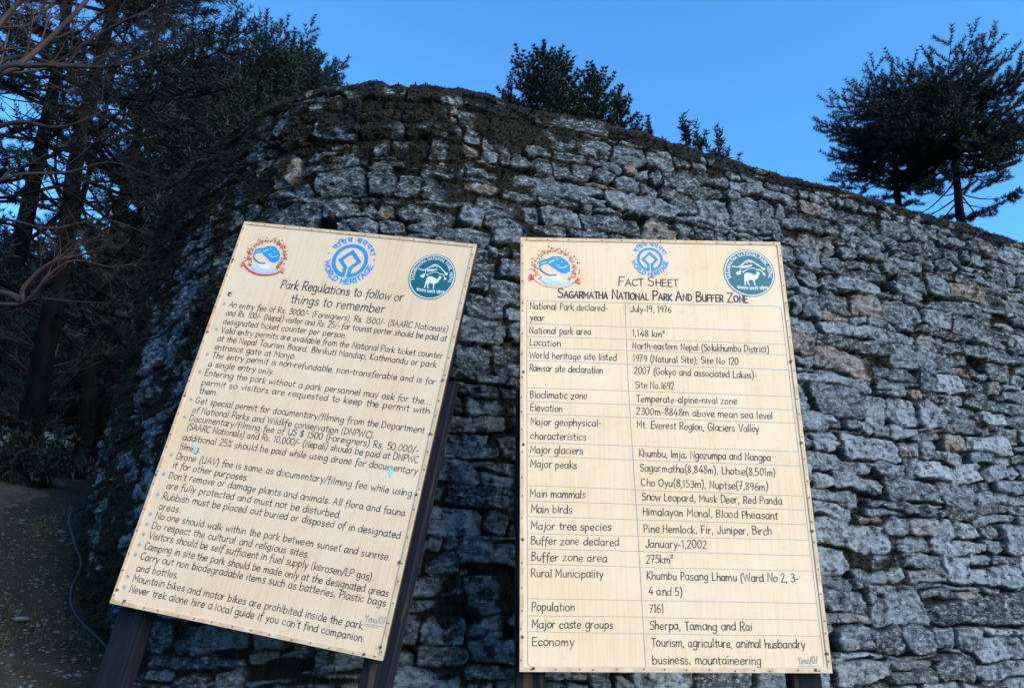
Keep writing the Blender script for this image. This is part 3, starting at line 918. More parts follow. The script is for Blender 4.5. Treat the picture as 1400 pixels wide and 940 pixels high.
limb(bt, b0, L_((-85, 250, 6.6), (-10, 105, 6.0), (50, 90, 5.9), (136, 92, 5.8), (165, 88, 5.7), (211, 71, 5.6), (255, 44, 5.5)), .026, .004, 52, M_twig, 3, .55, 13, .3)
limb(bt, b0, L_((-70, 160, 6.6), (10, 80, 6.6), (85, 88, 6.6), (112, 61, 6.5), (163, 31, 6.4), (222, 6, 6.3)), .022, .004, 53, M_twig, 3, .55, 11, .3)
limb(bt, b0, L_((-88, 260, 6.6), (-30, 190, 6.2), (24, 167, 6.0), (71, 174, 5.9), (109, 167, 5.8), (150, 150, 5.7), (190, 160, 5.6)), .022, .004, 54, M_twig, 2, .4, 9, .3)
limb(bt, b0, L_((-88, 330, 6.6), (-40, 270, 6.3), (20, 240, 6.1), (90, 236, 6.0), (150, 222, 5.9), (205, 240, 5.8)), .02, .004, 55, M_twig, 3, .55, 12, .3, .02)
limb(bt, b0, L_((-82, 430, 6.6), (-30, 400, 5.9), (14, 402, 5.6), (29, 411, 5.5), (31, 396, 5.45), (44, 380, 5.4), (68, 360, 5.3), (99, 351, 5.2), (125, 345, 5.1)), .024, .006, 56, M_redbark, 2, .3, 6, .6)
limb(bt, b0, L_((-82, 440, 6.6), (-30, 417, 5.9), (10, 416, 5.6), (31, 414, 5.5), (48, 399, 5.4), (68, 375, 5.3), (102, 356, 5.2), (150, 365, 5.1)), .018, .004, 57, M_redbark, 2, .3, 6, .6, .0)
limb(bt, b0, L_((-82, 430, 6.6), (0, 424, 5.7), (50, 409, 5.5), (100, 412, 5.4), (140, 414, 5.3)), .014, .004, 58, M_twig, 2, .4, 7, .4, .0)
limb(bt, b0, L_((-60, 120, 6.6), (-20, 60, 6.3), (10, 20, 6.2), (50, -20, 6.1)), .03, .012, 59, M_redbark, 2, .6, 6)
limb(bt, b0, L_((-85, 320, 6.6), (0, 300, 6.8), (70, 312, 7.0), (140, 300, 7.0), (200, 318, 7.0)), .016, .004, 60, M_twig, 2, .4, 8, .3, .0)

# thin bare saplings in the undergrowth
def sapling(name, lab, px_, py_, d, path, r0, seed, group=None):
    b0 = terr(px_, py_, d)
    t = empty(name, b0); tag(t, lab, 'tree', group)
    g = np.random.default_rng(seed); segs = []
    P = catmull([b0[:2] + (b0[2] - .1,)] + [tuple(at(*q)) for q in path], 5)
    segs.append(([Vector(p) for p in P], [r0 * (1 - .7 * i / (len(P) - 1)) for i in range(len(P))], 7))
    tr_ = bundle([([q - Vector(b0) for q in p], r_, n) for p, r_, n in segs]); tr_.build('trunk', M_greybark, t, smooth=True)
    segs = []
    for k in range(14):
        u_ = .3 + .7 * (k + g.random()) / 14
        i = min(len(P) - 2, int(u_ * (len(P) - 1)))
        a = g.uniform(0, 6.28)
        grow(segs, Vector(P[i]), Vector((math.cos(a), math.sin(a), .45)), g.uniform(.35, .7), r0 * .35, 2, g, .6, .1)
    br = bundle([([q - Vector(b0) for q in p], r_, n) for p, r_, n in segs]); br.build('twigs', M_twig, t, smooth=True)
sapling('bare_sapling', 'pale leaning bare sapling between two dark trunks', 61, 668, 9.2, [(58, 600, 9.2), (57, 560, 9.2), (66, 520, 9.1), (80, 470, 9.0)], .028, 71)
sapling('bare_sapling', 'thin crooked bare sapling just right of the thick left trunk', 36, 672, 10.2, [(34, 600, 10.2), (44, 540, 10.2), (38, 480, 10.2)], .022, 72)

# low shrubs under the trees
def shrub(name, lab, px_, py_, d, w, h, n, seed, group=None):
    b0 = terr(px_, py_, d); t = empty(name, b0); tag(t, lab, 'shrub', group)
    g = np.random.default_rng(seed); segs = []
    P = []; D = []
    for k in range(n):
        a = g.uniform(0, 6.28); rr = w * math.sqrt(g.random())
        tip = np.array([rr * math.cos(a), rr * math.sin(a), h * g.uniform(.55, 1.05) * (1 - .5 * (rr / w) ** 2)])
        b1 = np.array([tip[0] * .25, tip[1] * .25, -.05])
        mid = (b1 + tip) / 2 + g.normal(0, .05, 3)
        segs.append(([b1, mid, tip], [.008, .005, .002], 3))
        for q in range(26):
            u_ = g.uniform(.3, 1.02); p = b1 * (1 - u_) ** 2 + 2 * mid * u_ * (1 - u_) + tip * u_ ** 2
            P.append(p + g.normal(0, .025, 3)); D.append(g.normal(0, 1, 3) + np.array([0, 0, .5]))
    bundle(segs).build('stems', M_twig, t)
    D = np.array(D); D /= np.linalg.norm(D, axis=1)[:, None]
    blades(np.array(P), D, g.uniform(.04, .09, len(P)), g.uniform(.018, .034, len(P)), 'leaves', M_leaf, t, .3, seed)
for i, (px_, py_, d, w, h, n, lab) in enumerate(((20, 712, 8.3, .55, .65, 46, 'low leafy shrub at the left edge beside the dirt path'),
        (48, 655, 10.4, .6, .7, 46, 'dark shrub behind the flat stone on the path'),
        (78, 640, 12.0, .6, .75, 46, 'shrub between the dark trunks at the head of the path'),
        (150, 628, 11.2, .55, .7, 42, 'shrub where the path meets the left side of the wall'))):
    shrub('shrub', lab, px_, py_, d, w, h, n, 80 + i, 'shrubs under the conifers')

# grass, gravel, loose stones
g = np.random.default_rng(90)
n = 130000
gx_ = g.uniform(-5.4, -1.4, n); gy_ = g.uniform(2.6, 8.5, n)
# distance to the path centre line
def dpath(x, y):
    dd_ = np.full(len(x), 9.0)
    for q in pl[::4]: dd_ = np.minimum(dd_, np.hypot(x - q[0], y - q[1]))
    return dd_
dp = dpath(gx_, gy_)
k = (dp > .70 + .12 * g.random(n)) & (n3(gx_, gy_, .45, 21) + g.normal(0, .4, n) > .1)
gx_, gy_ = gx_[k], gy_[k]
D = g.normal(0, .5, (len(gx_), 3)) + np.array([0, 0, 1.0]); D /= np.linalg.norm(D, axis=1)[:, None]
tag(blades(np.stack([gx_, gy_, ground_h(gx_, gy_) - .005], -1), D, g.uniform(.018, .075, len(gx_)), g.uniform(.003, .007, len(gx_)), 'grass', M_grass, None, .45, 91),
    'short dark grass on the bank between path and wall', 'grass', None, 'stuff')
def pebble(sx, sy, sz, g, sub=1):
    import bmesh
    bm = bmesh.new(); bmesh.ops.create_icosphere(bm, subdivisions=sub, radius=1)
    V = np.array([v.co[:] for v in bm.verts]); F = [tuple(v.index for v in f.verts) for f in bm.faces]; bm.free()
    nr = V / np.linalg.norm(V, axis=1)[:, None]
    for _ in range(7):
        d = g.normal(0, 1, 3); d /= np.linalg.norm(d); c_ = g.uniform(.55, .9)
        s_ = V @ d; V = V - np.outer(np.clip(s_ - c_, 0, None), d)
    V = V * (1 + g.normal(0, .03, (len(V), 1))) * np.array([sx, sy, sz])
    a = g.uniform(0, 6.28); ca, sa = math.cos(a), math.sin(a)
    return V @ np.array([[ca, sa, 0], [-sa, ca, 0], [0, 0, 1]]), F
G = Geo()
for k in range(4500):
    x_, y_ = g.uniform(-4.6, -1.5), g.uniform(2.6, 6.6)
    s_ = g.uniform(.004, .013) * (1.8 if g.random() < .06 else 1)
    V, F = pebble(s_ * g.uniform(.9, 1.6), s_, s_ * .55, g)
    zc = float(ground_h(x_, y_))
    G.add(V + np.array([x_, y_, zc + .004]), F)
tag(G.build('gravel', M_rock), 'loose grey gravel on the path and bank', 'gravel', None, 'stuff')
for px_, py_, d, s_, lab in ((62, 672, 8.6, .15, 'flat pale rock lying on the dirt path'), (28, 842, 5.0, .035, 'small rock on the bank near the left edge')):
    V, F = pebble(s_ * 1.5, s_, s_ * .42, g, 3)
    b0 = terr(px_, py_, d)
    o = mesh_obj('rock', V, F, M_rock); o.location = (b0[0], b0[1], b0[2] + .02); tag(o, lab, 'rock')

# black hose running down beside the foot of the wall
hp = [tuple(at(*q)) for q in ((150, 655, 6.9), (118, 690, 6.2), (96, 705, 5.9), (104, 745, 5.6), (112, 772, 5.45), (100, 800, 5.3), (98, 825, 5.1), (112, 850, 4.9), (135, 872, 4.7), (165, 905, 4.5), (200, 945, 4.3), (240, 990, 4.15))]
hp = [(x_, y_, max(z_, float(ground_h(x_, y_)) + .012)) for x_, y_, z_ in hp]
G = Geo(); G.tube([Vector(p) for p in catmull(hp, 8)], .0095, 8)
tag(G.build('hose', M_hose, None, True), 'black hose hanging down along the left foot of the wall', 'hose')

# ------------------------------------------------------------------ hand lettering: a single-stroke alphabet
# glyph: advance width | strokes; '~' = smooth; units: capital height 10
GL = {}
for line in '''
a 6|~5,4.8 3.6,6 1.6,5.6 .5,3.2 1.4,.4 3.2,.2 5,2.6;5,6 5,.8 5.6,0
b 6|.8,10 .8,.2;~.8,3.5 2.4,6 4.6,5.2 5.2,3 4.2,.6 2.2,0 .8,1.4
c 5.2|~4.8,5 3,6.1 1,4.8 .6,2.4 1.8,.3 3.4,.1 4.9,1.2
d 6|~5,4.6 3.4,6 1.2,5 .5,2.6 1.6,.2 3.4,.4 5,2.4;5,10 5,0
e 5.6|~.7,3 4.8,3.4 4.2,5.6 2.6,6.1 .9,4.6 .7,2 2,.1 3.6,.1 5,1.2
f 4|~4.2,9.4 3,10 1.8,8.6 1.7,5 1.6,-2.2;.3,5.6 3.6,5.8
g 6|~5,4.8 3.4,6 1.2,5.2 .5,2.8 1.8,.4 3.6,.8 5,2.8;~5,6 5,0 4.4,-2.8 2.4,-3.4 .8,-2.4
h 5.6|.8,10 .8,0;~.8,3.4 2.6,5.8 4.4,5.2 4.7,3 4.8,0
i 2.2|1,6 1,0;1,8.2 1.1,8.7
j 3|~1.8,6 1.8,0 1.2,-3 -.2,-3.2;1.8,8.2 1.9,8.7
k 5|.8,10 .8,0;4.4,6 1,2.8 4.8,0
l 2.2|1,10 1,0
m 8.4|.8,6 .8,0;~.8,3.6 2.2,6 3.6,5.4 4,3 4,0;~4,3.6 5.6,6 7,5.4 7.4,3 7.5,0
n 5.6|.8,6 .8,0;~.8,3.6 2.6,6 4.3,5.2 4.7,3 4.8,0
o 5.8|~2.8,6.1 1,5 .5,3 1.2,.8 2.8,0 4.4,.8 5.2,3 4.6,5.2 2.8,6.1
p 5.8|.8,6 .8,-3.5;~.8,3.8 2.4,6 4.6,5.2 5.2,3.2 4.2,.8 2.2,0 .8,1.6
q 5.8|~5,4.8 3.4,6 1.2,5.2 .5,2.8 1.8,.4 3.6,.8 5,2.8;5,6 5,-3.4 5.8,-2.6
r 4.2|.8,6 .8,0;~.8,3.4 2,5.6 3.8,6
s 4.8|~4.2,5.3 2.6,6.2 .9,5 1.6,3.5 3.6,2.7 4.2,1.3 2.8,0 .6,.7
t 4|1.8,8.8 1.8,.8 3.2,0;.3,6 3.6,6.1
u 5.6|~.8,6 .8,2.4 1.8,.2 3.4,.3 4.7,2.4;4.7,6 4.8,0
v 5|.5,6 2.5,0 4.6,6
w 7.4|.5,6 2,0 3.7,4.8 5.4,0 6.9,6
x 5|.5,6 4.5,0;4.5,6 .5,0
y 5.2|.5,6 2.7,.6;4.8,6 1.4,-3.4
z 5.2|.6,6 4.5,6 .5,0 4.8,0
A 7|.4,0 3.4,10 6.4,0;1.4,3.6 5.6,3.6
B 6.4|.9,10 .9,0;~.9,10 4.4,9.6 4.8,7 .9,5.4;~.9,5.4 5,4.6 5.6,2 4,.2 .9,0
C 6.6|~6,8.4 4,10 1.6,8.6 .6,5 1.6,1.4 4,0 6.2,1.6
D 7|.9,10 .9,0;~.9,10 4.4,9.2 6.2,5.6 5,1.6 .9,0
E 5.8|5.2,10 .9,10 .9,0 5.4,0;.9,5.2 4.6,5.2
F 5.6|5.4,10 .9,10 .9,0;.9,5.2 4.4,5.2
G 7|~6,8.4 4,10 1.6,8.6 .6,5 1.6,1.2 4,0 6,1.8 6,4.4;3.8,4.4 6.2,4.4
H 6.7|.9,10 .9,0;5.8,10 5.8,0;.9,5.2 5.8,5.2
I 2.4|1.2,10 1.2,0
J 5|~4,10 4,3 3,.3 1.4,.2 .4,2.2
K 6|.9,10 .9,0;5.6,10 1,4.6 5.8,0
L 5.2|.9,10 .9,0 5,0
M 8|.8,0 .8,10 4,3.4 7.2,10 7.2,0
N 7|.9,0 .9,10 6,0 6,10
O 7.6|~3.8,10 1.4,8.4 .6,5 1.4,1.6 3.8,0 6.2,1.6 7,5 6.2,8.4 3.8,10
P 5.8|.9,10 .9,0;~.9,10 4.6,9.6 5.4,7.4 4,5 .9,4.6
R 6.2|.9,10 .9,0;~.9,10 4.6,9.6 5.4,7.4 4,5 .9,4.6;2.6,4.7 5.8,0
S 5.8|~5.2,8.6 3.2,10 1,8.6 1.4,6.2 4.4,4.6 5.2,2.2 3.4,.1 .6,1.2
T 6|.3,10 5.8,10;3,10 3,0
U 6.6|~.9,10 .9,3 2.4,.2 4.4,.2 5.8,3;5.8,10 5.8,0
V 6.6|.4,10 3.2,0 6.2,10
W 9.2|.4,10 2.4,0 4.6,8 6.8,0 8.8,10
Y 6|.4,10 3,5 5.6,10;3,5 3,0
Z 6.6|.6,10 5.8,10 .5,0 6.2,0
0 6|~2.9,10 1,8 .6,5 1,2 2.9,0 4.8,2 5.2,5 4.8,8 2.9,10
1 3.4|.6,8.2 1.9,10 1.9,0
2 5.8|~.7,8 2.6,10 4.8,8.6 4.2,5.6 .6,0;.6,0 5.2,0
3 5.6|~.6,8.8 2.8,10 4.6,8.4 3.8,6 1.8,5.4;~1.8,5.4 4.4,4.8 5,2.4 3,.1 .4,1
4 6|3.6,10 .5,3 5.4,3;4.2,5.6 4.2,0
5 5.6|4.8,10 1.2,10 .9,5.6;~.9,5.6 3,6 4.9,4.4 4.6,1.6 2.6,0 .4,1
6 5.8|~4.4,9.8 2,7.6 .7,3.6 1.6,.5 3.4,.1 5,2 4.4,4.6 2.6,5.2 .8,3.4
7 5.6|.4,10 4.8,10 2,0;1.6,5 4,5
8 5.8|~2.8,5.4 1,7.6 2.8,10 4.6,7.8 2.8,5.4;~2.8,5.4 .6,2.6 2.8,0 5,2.6 2.8,5.4
9 5.6|~4.8,7.4 3,5 .9,6 1,8.8 2.8,10 4.6,8.8 4.8,7.4;~4.8,7.4 4.6,3 3.4,0
. 2.4|.9,.1 1.2,.6
, 2.4|1.3,.7 .7,-1.4
; 2.6|1.2,4.6 1.3,5.1;1.4,.7 .8,-1.4
- 4|.6,3.4 3.4,3.6
/ 4|3.8,10.5 .2,-1
( 3.4|~3,11 1.4,8 1,4 1.6,0 3,-2.4
) 3.4|~.5,11 2,8 2.4,4 1.8,0 .4,-2.4
' 2|1.2,10.4 .9,8.2
% 6.6|5.6,10 1,0;~1.8,10 .7,8.6 1.8,7.2 2.9,8.6 1.8,10;~4.8,2.8 3.7,1.4 4.8,0 5.9,1.4 4.8,2.8
$ 5.8|~5.2,8.2 3.2,9.4 1,8.2 1.4,6 4.4,4.4 5.2,2.4 3.4,.8 .6,1.6;3,10.8 3,-.8
² 4|~.6,9 1.6,10.4 2.8,9.4 .6,6.6;.6,6.6 3,6.6
व 6.6|0,10 6.6,10;5.4,10 5.4,1;~5.4,7.4 3,8 1.2,5.6 3,3.6 5.4,5
ि 3|0,10 3,10;1.6,10 1.6,1;~1.6,10 2.6,13 6,13 8,10.4
श 6.4|0,10 6.4,10;~.8,9.2 2.6,9 2.4,7 .8,6.6 2,4.8 3.6,2;5.2,10 5.2,1
स 6.8|0,10 6.8,10;~1.2,10 2.8,8 2.6,6.4 .8,6 2.2,4.4 3.8,2;2.4,6 5.6,6;5.6,10 5.6,1
म 6.6|0,10 6.6,10;1.2,10 1.2,4.8 5.4,4.8;5.4,10 5.4,1;~1.2,4.8 .4,3.8 1.2,3.2 1.8,4.4
प 6.4|0,10 6.4,10;~1,10 1,6.4 2.2,4.8 5.2,5;5.2,10 5.2,1
द 5|0,10 5,10;~2.8,10 2.8,8.4 .8,7 1.2,4.6 3.4,5 3.4,3 4.4,.8
ा 3|0,10 3,10;1.4,10 1.4,1
ग 5.8|0,10 5.8,10;~1.4,10 1.6,5 .6,3.6 1.4,3;4.6,10 4.6,1
र 4.4|0,10 4.4,10;~2.4,10 3.4,8 2.4,6 .8,5.8 2,4 3.8,1
थ 6.4|0,10 6.4,10;~.8,9 2,8.2 1.2,6.6 2.6,4.6 5.2,5;5.2,10 5.2,1
ष 6.4|0,10 6.4,10;~1,10 1,6.4 2.2,4.8 5.2,5;5.2,10 5.2,1;1.4,8.8 5,5.4
ट 5|0,10 5,10;~2.8,10 2.8,8.6 .8,6.4 1.6,3.4 4.4,3.2
य 6.4|0,10 6.4,10;~.8,9.4 2.4,8.8 1.2,6.4 2.4,4.6 5.2,5.4;5.2,10 5.2,1
न 5.6|0,10 5.6,10;.8,5.8 4.4,5.8;4.4,10 4.4,1
क 6.8|0,10 6.8,10;3.4,10 3.4,1;~3.4,7 1,7 .8,4.6 3.4,4.6;~3.4,7 5.8,7.2 5.8,5 4.8,3.6
ु 0.1|~-2,.6 -.4,.4 -.6,-1.4 -2.4,-1.6
ज 6.4|0,10 6.4,10;5.2,10 5.2,1;~5.2,6.4 3,6.6 2.6,4.4 .8,5.4
'''.strip().split('\n'):
    key, rest = line[0], line[2:]
    wd, st = rest.split('|')
    ss_ = []
    for s_ in st.split(';'):
        smooth_ = s_.startswith('~')
        pts = [tuple(float(q) for q in p.split(',')) for p in s_.lstrip('~').split()]
        if smooth_: pts = [tuple(p) for p in catmull(pts, 4)]
        ss_.append(pts)
    GL[key] = (float(wd), ss_)
SPACE = 4.0
def text_width(t, cw=None):
    return sum(SPACE if c == ' ' else GL[c][0] * (cw(c) if cw else 1) for c in t)

class Paint:
    """flat paint on a board: polygons in the board's own x-z plane, just proud of its face"""
    def __init__(s, zo, g): s.V = []; s.F = []; s.M = []; s.mats = []; s.zo = zo; s.lay = 0; s.g = g
    def slot(s, m):
        if m not in s.mats: s.mats.append(m)
        return s.mats.index(m)
    def _y(s, lift): return -(0.0009 + lift)
    def poly(s, pts, m, lift=0.0):
        tri = tessellate_polygon([[Vector((a, b_, 0)) for a, b_ in pts]])
        n = len(s.V); y = s._y(lift)
        s.V += [(a, y, b_ + s.zo) for a, b_ in pts]
        for t in tri:
            a, b_, c_ = (pts[i] for i in t)
            cr = (b_[0] - a[0]) * (c_[1] - a[1]) - (b_[1] - a[1]) * (c_[0] - a[0])
            s.F.append(tuple(n + i for i in (t if cr > 0 else t[::-1]))); s.M.append(s.slot(m))
    def stroke(s, pts, wd, m, lift=0.0, taper=False):
        P = [np.array(p, dtype=float) for p in pts]
        Q = [P[0]]
        for p in P[1:]:
            if np.hypot(*(p - Q[-1])) > 1e-5: Q.append(p)
        if len(Q) < 2: return
        P = Q; k = len(P); n = len(s.V); y = s._y(lift); mi = s.slot(m)
        closed = np.hypot(*(P[0] - P[-1])) < 1e-5
        d = [(P[i + 1] - P[i]) / np.hypot(*(P[i + 1] - P[i])) for i in range(k - 1)]
        h = wd / 2
        for i in range(k):
            if closed and i in (0, k - 1): a, b_ = d[-1], d[0]
            else: a, b_ = d[max(i - 1, 0)], d[min(i, k - 2)]
            t = a + b_; l = np.hypot(*t)
            t = t / l if l > .2 else b_
            nn = np.array([-t[1], t[0]])
            c_ = max(.45, abs(t @ b_))
            ww = h / c_
            q = P[i].copy()
            if not closed:
                if i == 0: q = q - d[0] * h * .7
                if i == k - 1: q = q + d[-1] * h * .7
            e1, e2 = q + nn * ww, q - nn * ww
            s.V += [(e1[0], y, e1[1] + s.zo), (e2[0], y, e2[1] + s.zo)]
        for i in range(k - 1):
            a = n + 2 * i
            s.F.append((a, a + 1, a + 3, a + 2)); s.M.append(mi)
    def text(s, t, x0, z0, x1, z1, cap, wd, m, jit=1.0, smallcaps=0, lift=0.0, slant=.03):
        g = s.g
        cw = (lambda c: 1.0)
        seq = []
        first = True
        for c in t:
            if c == ' ': seq.append((c, 1)); first = True; continue
            k = 1.0
            if smallcaps: k = 1.0 if first else smallcaps
            first = False
            seq.append((c, k))
        W = sum(SPACE * (.8 if smallcaps else 1) if c == ' ' else (GL[c][0] + .5) * k for c, k in seq)
        L = math.hypot(x1 - x0, z1 - z0)
        sx = L / W; sz = cap / 10
        ux, uz = (x1 - x0) / L, (z1 - z0) / L
        pen = 0
        for c, k in seq:
            if c == ' ': pen += SPACE * (.8 if smallcaps else 1); continue
            w_, ss_ = GL[c]
            a = g.normal(0, .025) * jit + slant; sc_ = k * (1 + g.normal(0, .035) * jit); by = g.normal(0, .22) * jit
            px = g.normal(0, .12) * jit
            lf = lift + g.uniform(0, .0002)
            for st in ss_:
                ph = g.normal(0, .13, 2) * jit
                P = []
                for (gx, gz) in st:
                    X = gx * sc_ + a * gz * sc_ + px + ph[0]; Z = gz * sc_ + by + ph[1]
                    X = (pen + .25 + X) * sx; Z = Z * sz
                    P.append((x0 + ux * X - uz * Z, z0 + uz * X + ux * Z))
                s.stroke(P, wd * (1 + g.normal(0, .10) * jit), m, lf)
            pen += (w_ + .5) * k
    def arc_text(s, t, cx, cz, rx, rz, a0, a1, cap, wd, m, inside=False, lift=0.0):
        W = sum(SPACE if c == ' ' else GL[c][0] + .8 for c in t)
        pen = 0
        sz = cap / 10
        sx = abs(a1 - a0) * (rx + rz) / 2 / W
        for c in t:
            w_ = SPACE if c == ' ' else GL[c][0] + .8
            if c != ' ':
                am = a0 + (a1 - a0) * (pen + w_ / 2) / W
                px_, pz_ = cx + rx * math.cos(am), cz + rz * math.sin(am)
                # 'up' of the letter: outward on the upper arc, inward on the lower one
                ox, oz = math.cos(am), math.sin(am)
                if inside: ox, oz = -ox, -oz
                tx_, tz_ = oz, -ox
                for st in GL[c][1]:
                    P = [(px_ + tx_ * (gx - w_ / 2 + .4) * sx + ox * gz * sz, pz_ + tz_ * (gx - w_ / 2 + .4) * sx + oz * gz * sz) for gx, gz in st]
                    s.stroke(P, wd, m, lift + s.g.uniform(0, .0002))
            pen += w_
    def build(s, name, parent):
        return mesh_obj(name, np.array(s.V), s.F, s.mats, parent, False, s.M)

def ell(cx, cz, rx, rz, a0, a1, n):
    return [(cx + rx * math.cos(a0 + (a1 - a0) * i / n), cz + rz * math.sin(a0 + (a1 - a0) * i / n)) for i in range(n + 1)]
TAU = 2 * math.pi

def heritage(p, cx, cz, r, tr, lat=1.0):
    T = lambda q: [(cx + a * r, cz + b_ * r) for a, b_ in q]
    e_ = .17
    ring_ = ell(cx, cz, r * .895, r * .895, -math.pi / 2 + e_, 1.5 * math.pi - e_, 60)
    p.stroke(ring_, r * .21, M_blue)
    for sx in (-1, 1):
        p.stroke(T([(0, .53), (.53 * sx, 0), (.15 * sx, -.40), (.15 * sx, -.90)]), r * .19, M_blue, .0003 + .0002 * (sx > 0))
    cap = tr - r * 1.06
    p.arc_text('विशव समपदा', cx, cz, r * 1.10, r * 1.10, R(152), R(20), cap * .92, cap * .20, M_blue)
    p.arc_text('WORLD HERITAGE', cx, cz, tr, tr, R(184), R(354), cap * .92, cap * .22, M_blue, True)
    for a in (166, 8): p.poly(ell(cx + tr * .97 * math.cos(R(a)), cz + tr * .97 * math.sin(R(a)), r * .05, r * .05, 0, TAU, 8)[:-1], M_blue)

def park_seal(p, cx, cz, rx, rz):
    X = lambda x, y: (cx + (x - 490) / 384 * rx, cz + (485 - y) / 356 * rz)
    p.poly(ell(cx, cz, rx, rz, 0, TAU, 72)[:-1], M_teal)
    p.stroke(ell(cx, cz, rx * .945, rz * .945, 0, TAU, 72), rx * .042, M_white, .0004)
    p.arc_text('SAGARMATHA NATIONAL PARK, NEPAL', cx, cz, rx * .755, rz * .755, R(198), R(-14), rx * .125, rx * .022, M_white, lift=.0004)
    t = 'सगरमाथा राषटिय निकुजज'
    xs, zs = X(285, 725); xe, ze = X(745, 722)
    W = sum(SPACE if c == ' ' else GL[c][0] for c in t); pen = 0; sz_ = rz * .115 / 10
    for c in t:
        if c == ' ': pen += SPACE; continue
        for st in GL[c][1]:
            P = []
            for gx, gz in st:
                f = (pen + gx) / W
                P.append((xs + (xe - xs) * f, zs - rz * .05 * math.sin(math.pi * f) + gz * sz_))
            p.stroke(P, rx * .018, M_white, .0004 + p.g.uniform(0, .0002))
        pen += GL[c][0]
    deer = [(408, 560), (408, 520), (430, 488), (480, 480), (540, 500), (578, 520), (596, 495), (604, 472), (598, 452), (616, 466), (632, 452), (634, 474), (650, 488), (646, 502), (626, 514), (614, 556),
            (582, 582), (556, 590), (562, 640), (566, 672), (550, 672), (545, 625), (530, 592), (472, 584), (462, 620), (482, 674), (466, 674), (444, 625), (438, 592), (424, 612), (420, 672), (404, 674), (406, 600)]
    p.poly([X(*q) for q in deer], M_white, .0005)
    for pts, w_ in (([(245, 385), (300, 396), (350, 390), (420, 340), (490, 292), (560, 312), (620, 352), (705, 412)], 17), ([(390, 402), (440, 396), (480, 380), (535, 366)], 22), ([(400, 470), (440, 442), (490, 420), (530, 405), (585, 418)], 10),
                    ([(600, 428), (650, 432), (690, 468), (712, 512)], 13), ([(360, 400), (366, 445), (350, 480)], 10), ([(300, 396), (360, 386), (470, 372)], 9), ([(460, 340), (500, 312), (545, 335)], 9)):
        p.stroke([X(*q) for q in catmull(pts, 3)], w_ / 384 * rx, M_white, .0005 + p.g.uniform(0, .0002))
    for x, y, a, b_ in ((328, 492, 42, 30), (710, 420, 32, 24), (712, 500, 22, 22), (405, 466, 18, 16), (455, 392, 40, 14), (350, 470, 26, 20)):
        c0 = X(x, y)
        p.poly([(c0[0] + a / 384 * rx * math.cos(k * TAU / 11) * p.g.uniform(.6, 1.15), c0[1] + b_ / 356 * rz * math.sin(k * TAU / 11) * p.g.uniform(.6, 1.15)) for k in range(11)], M_white, .0007)

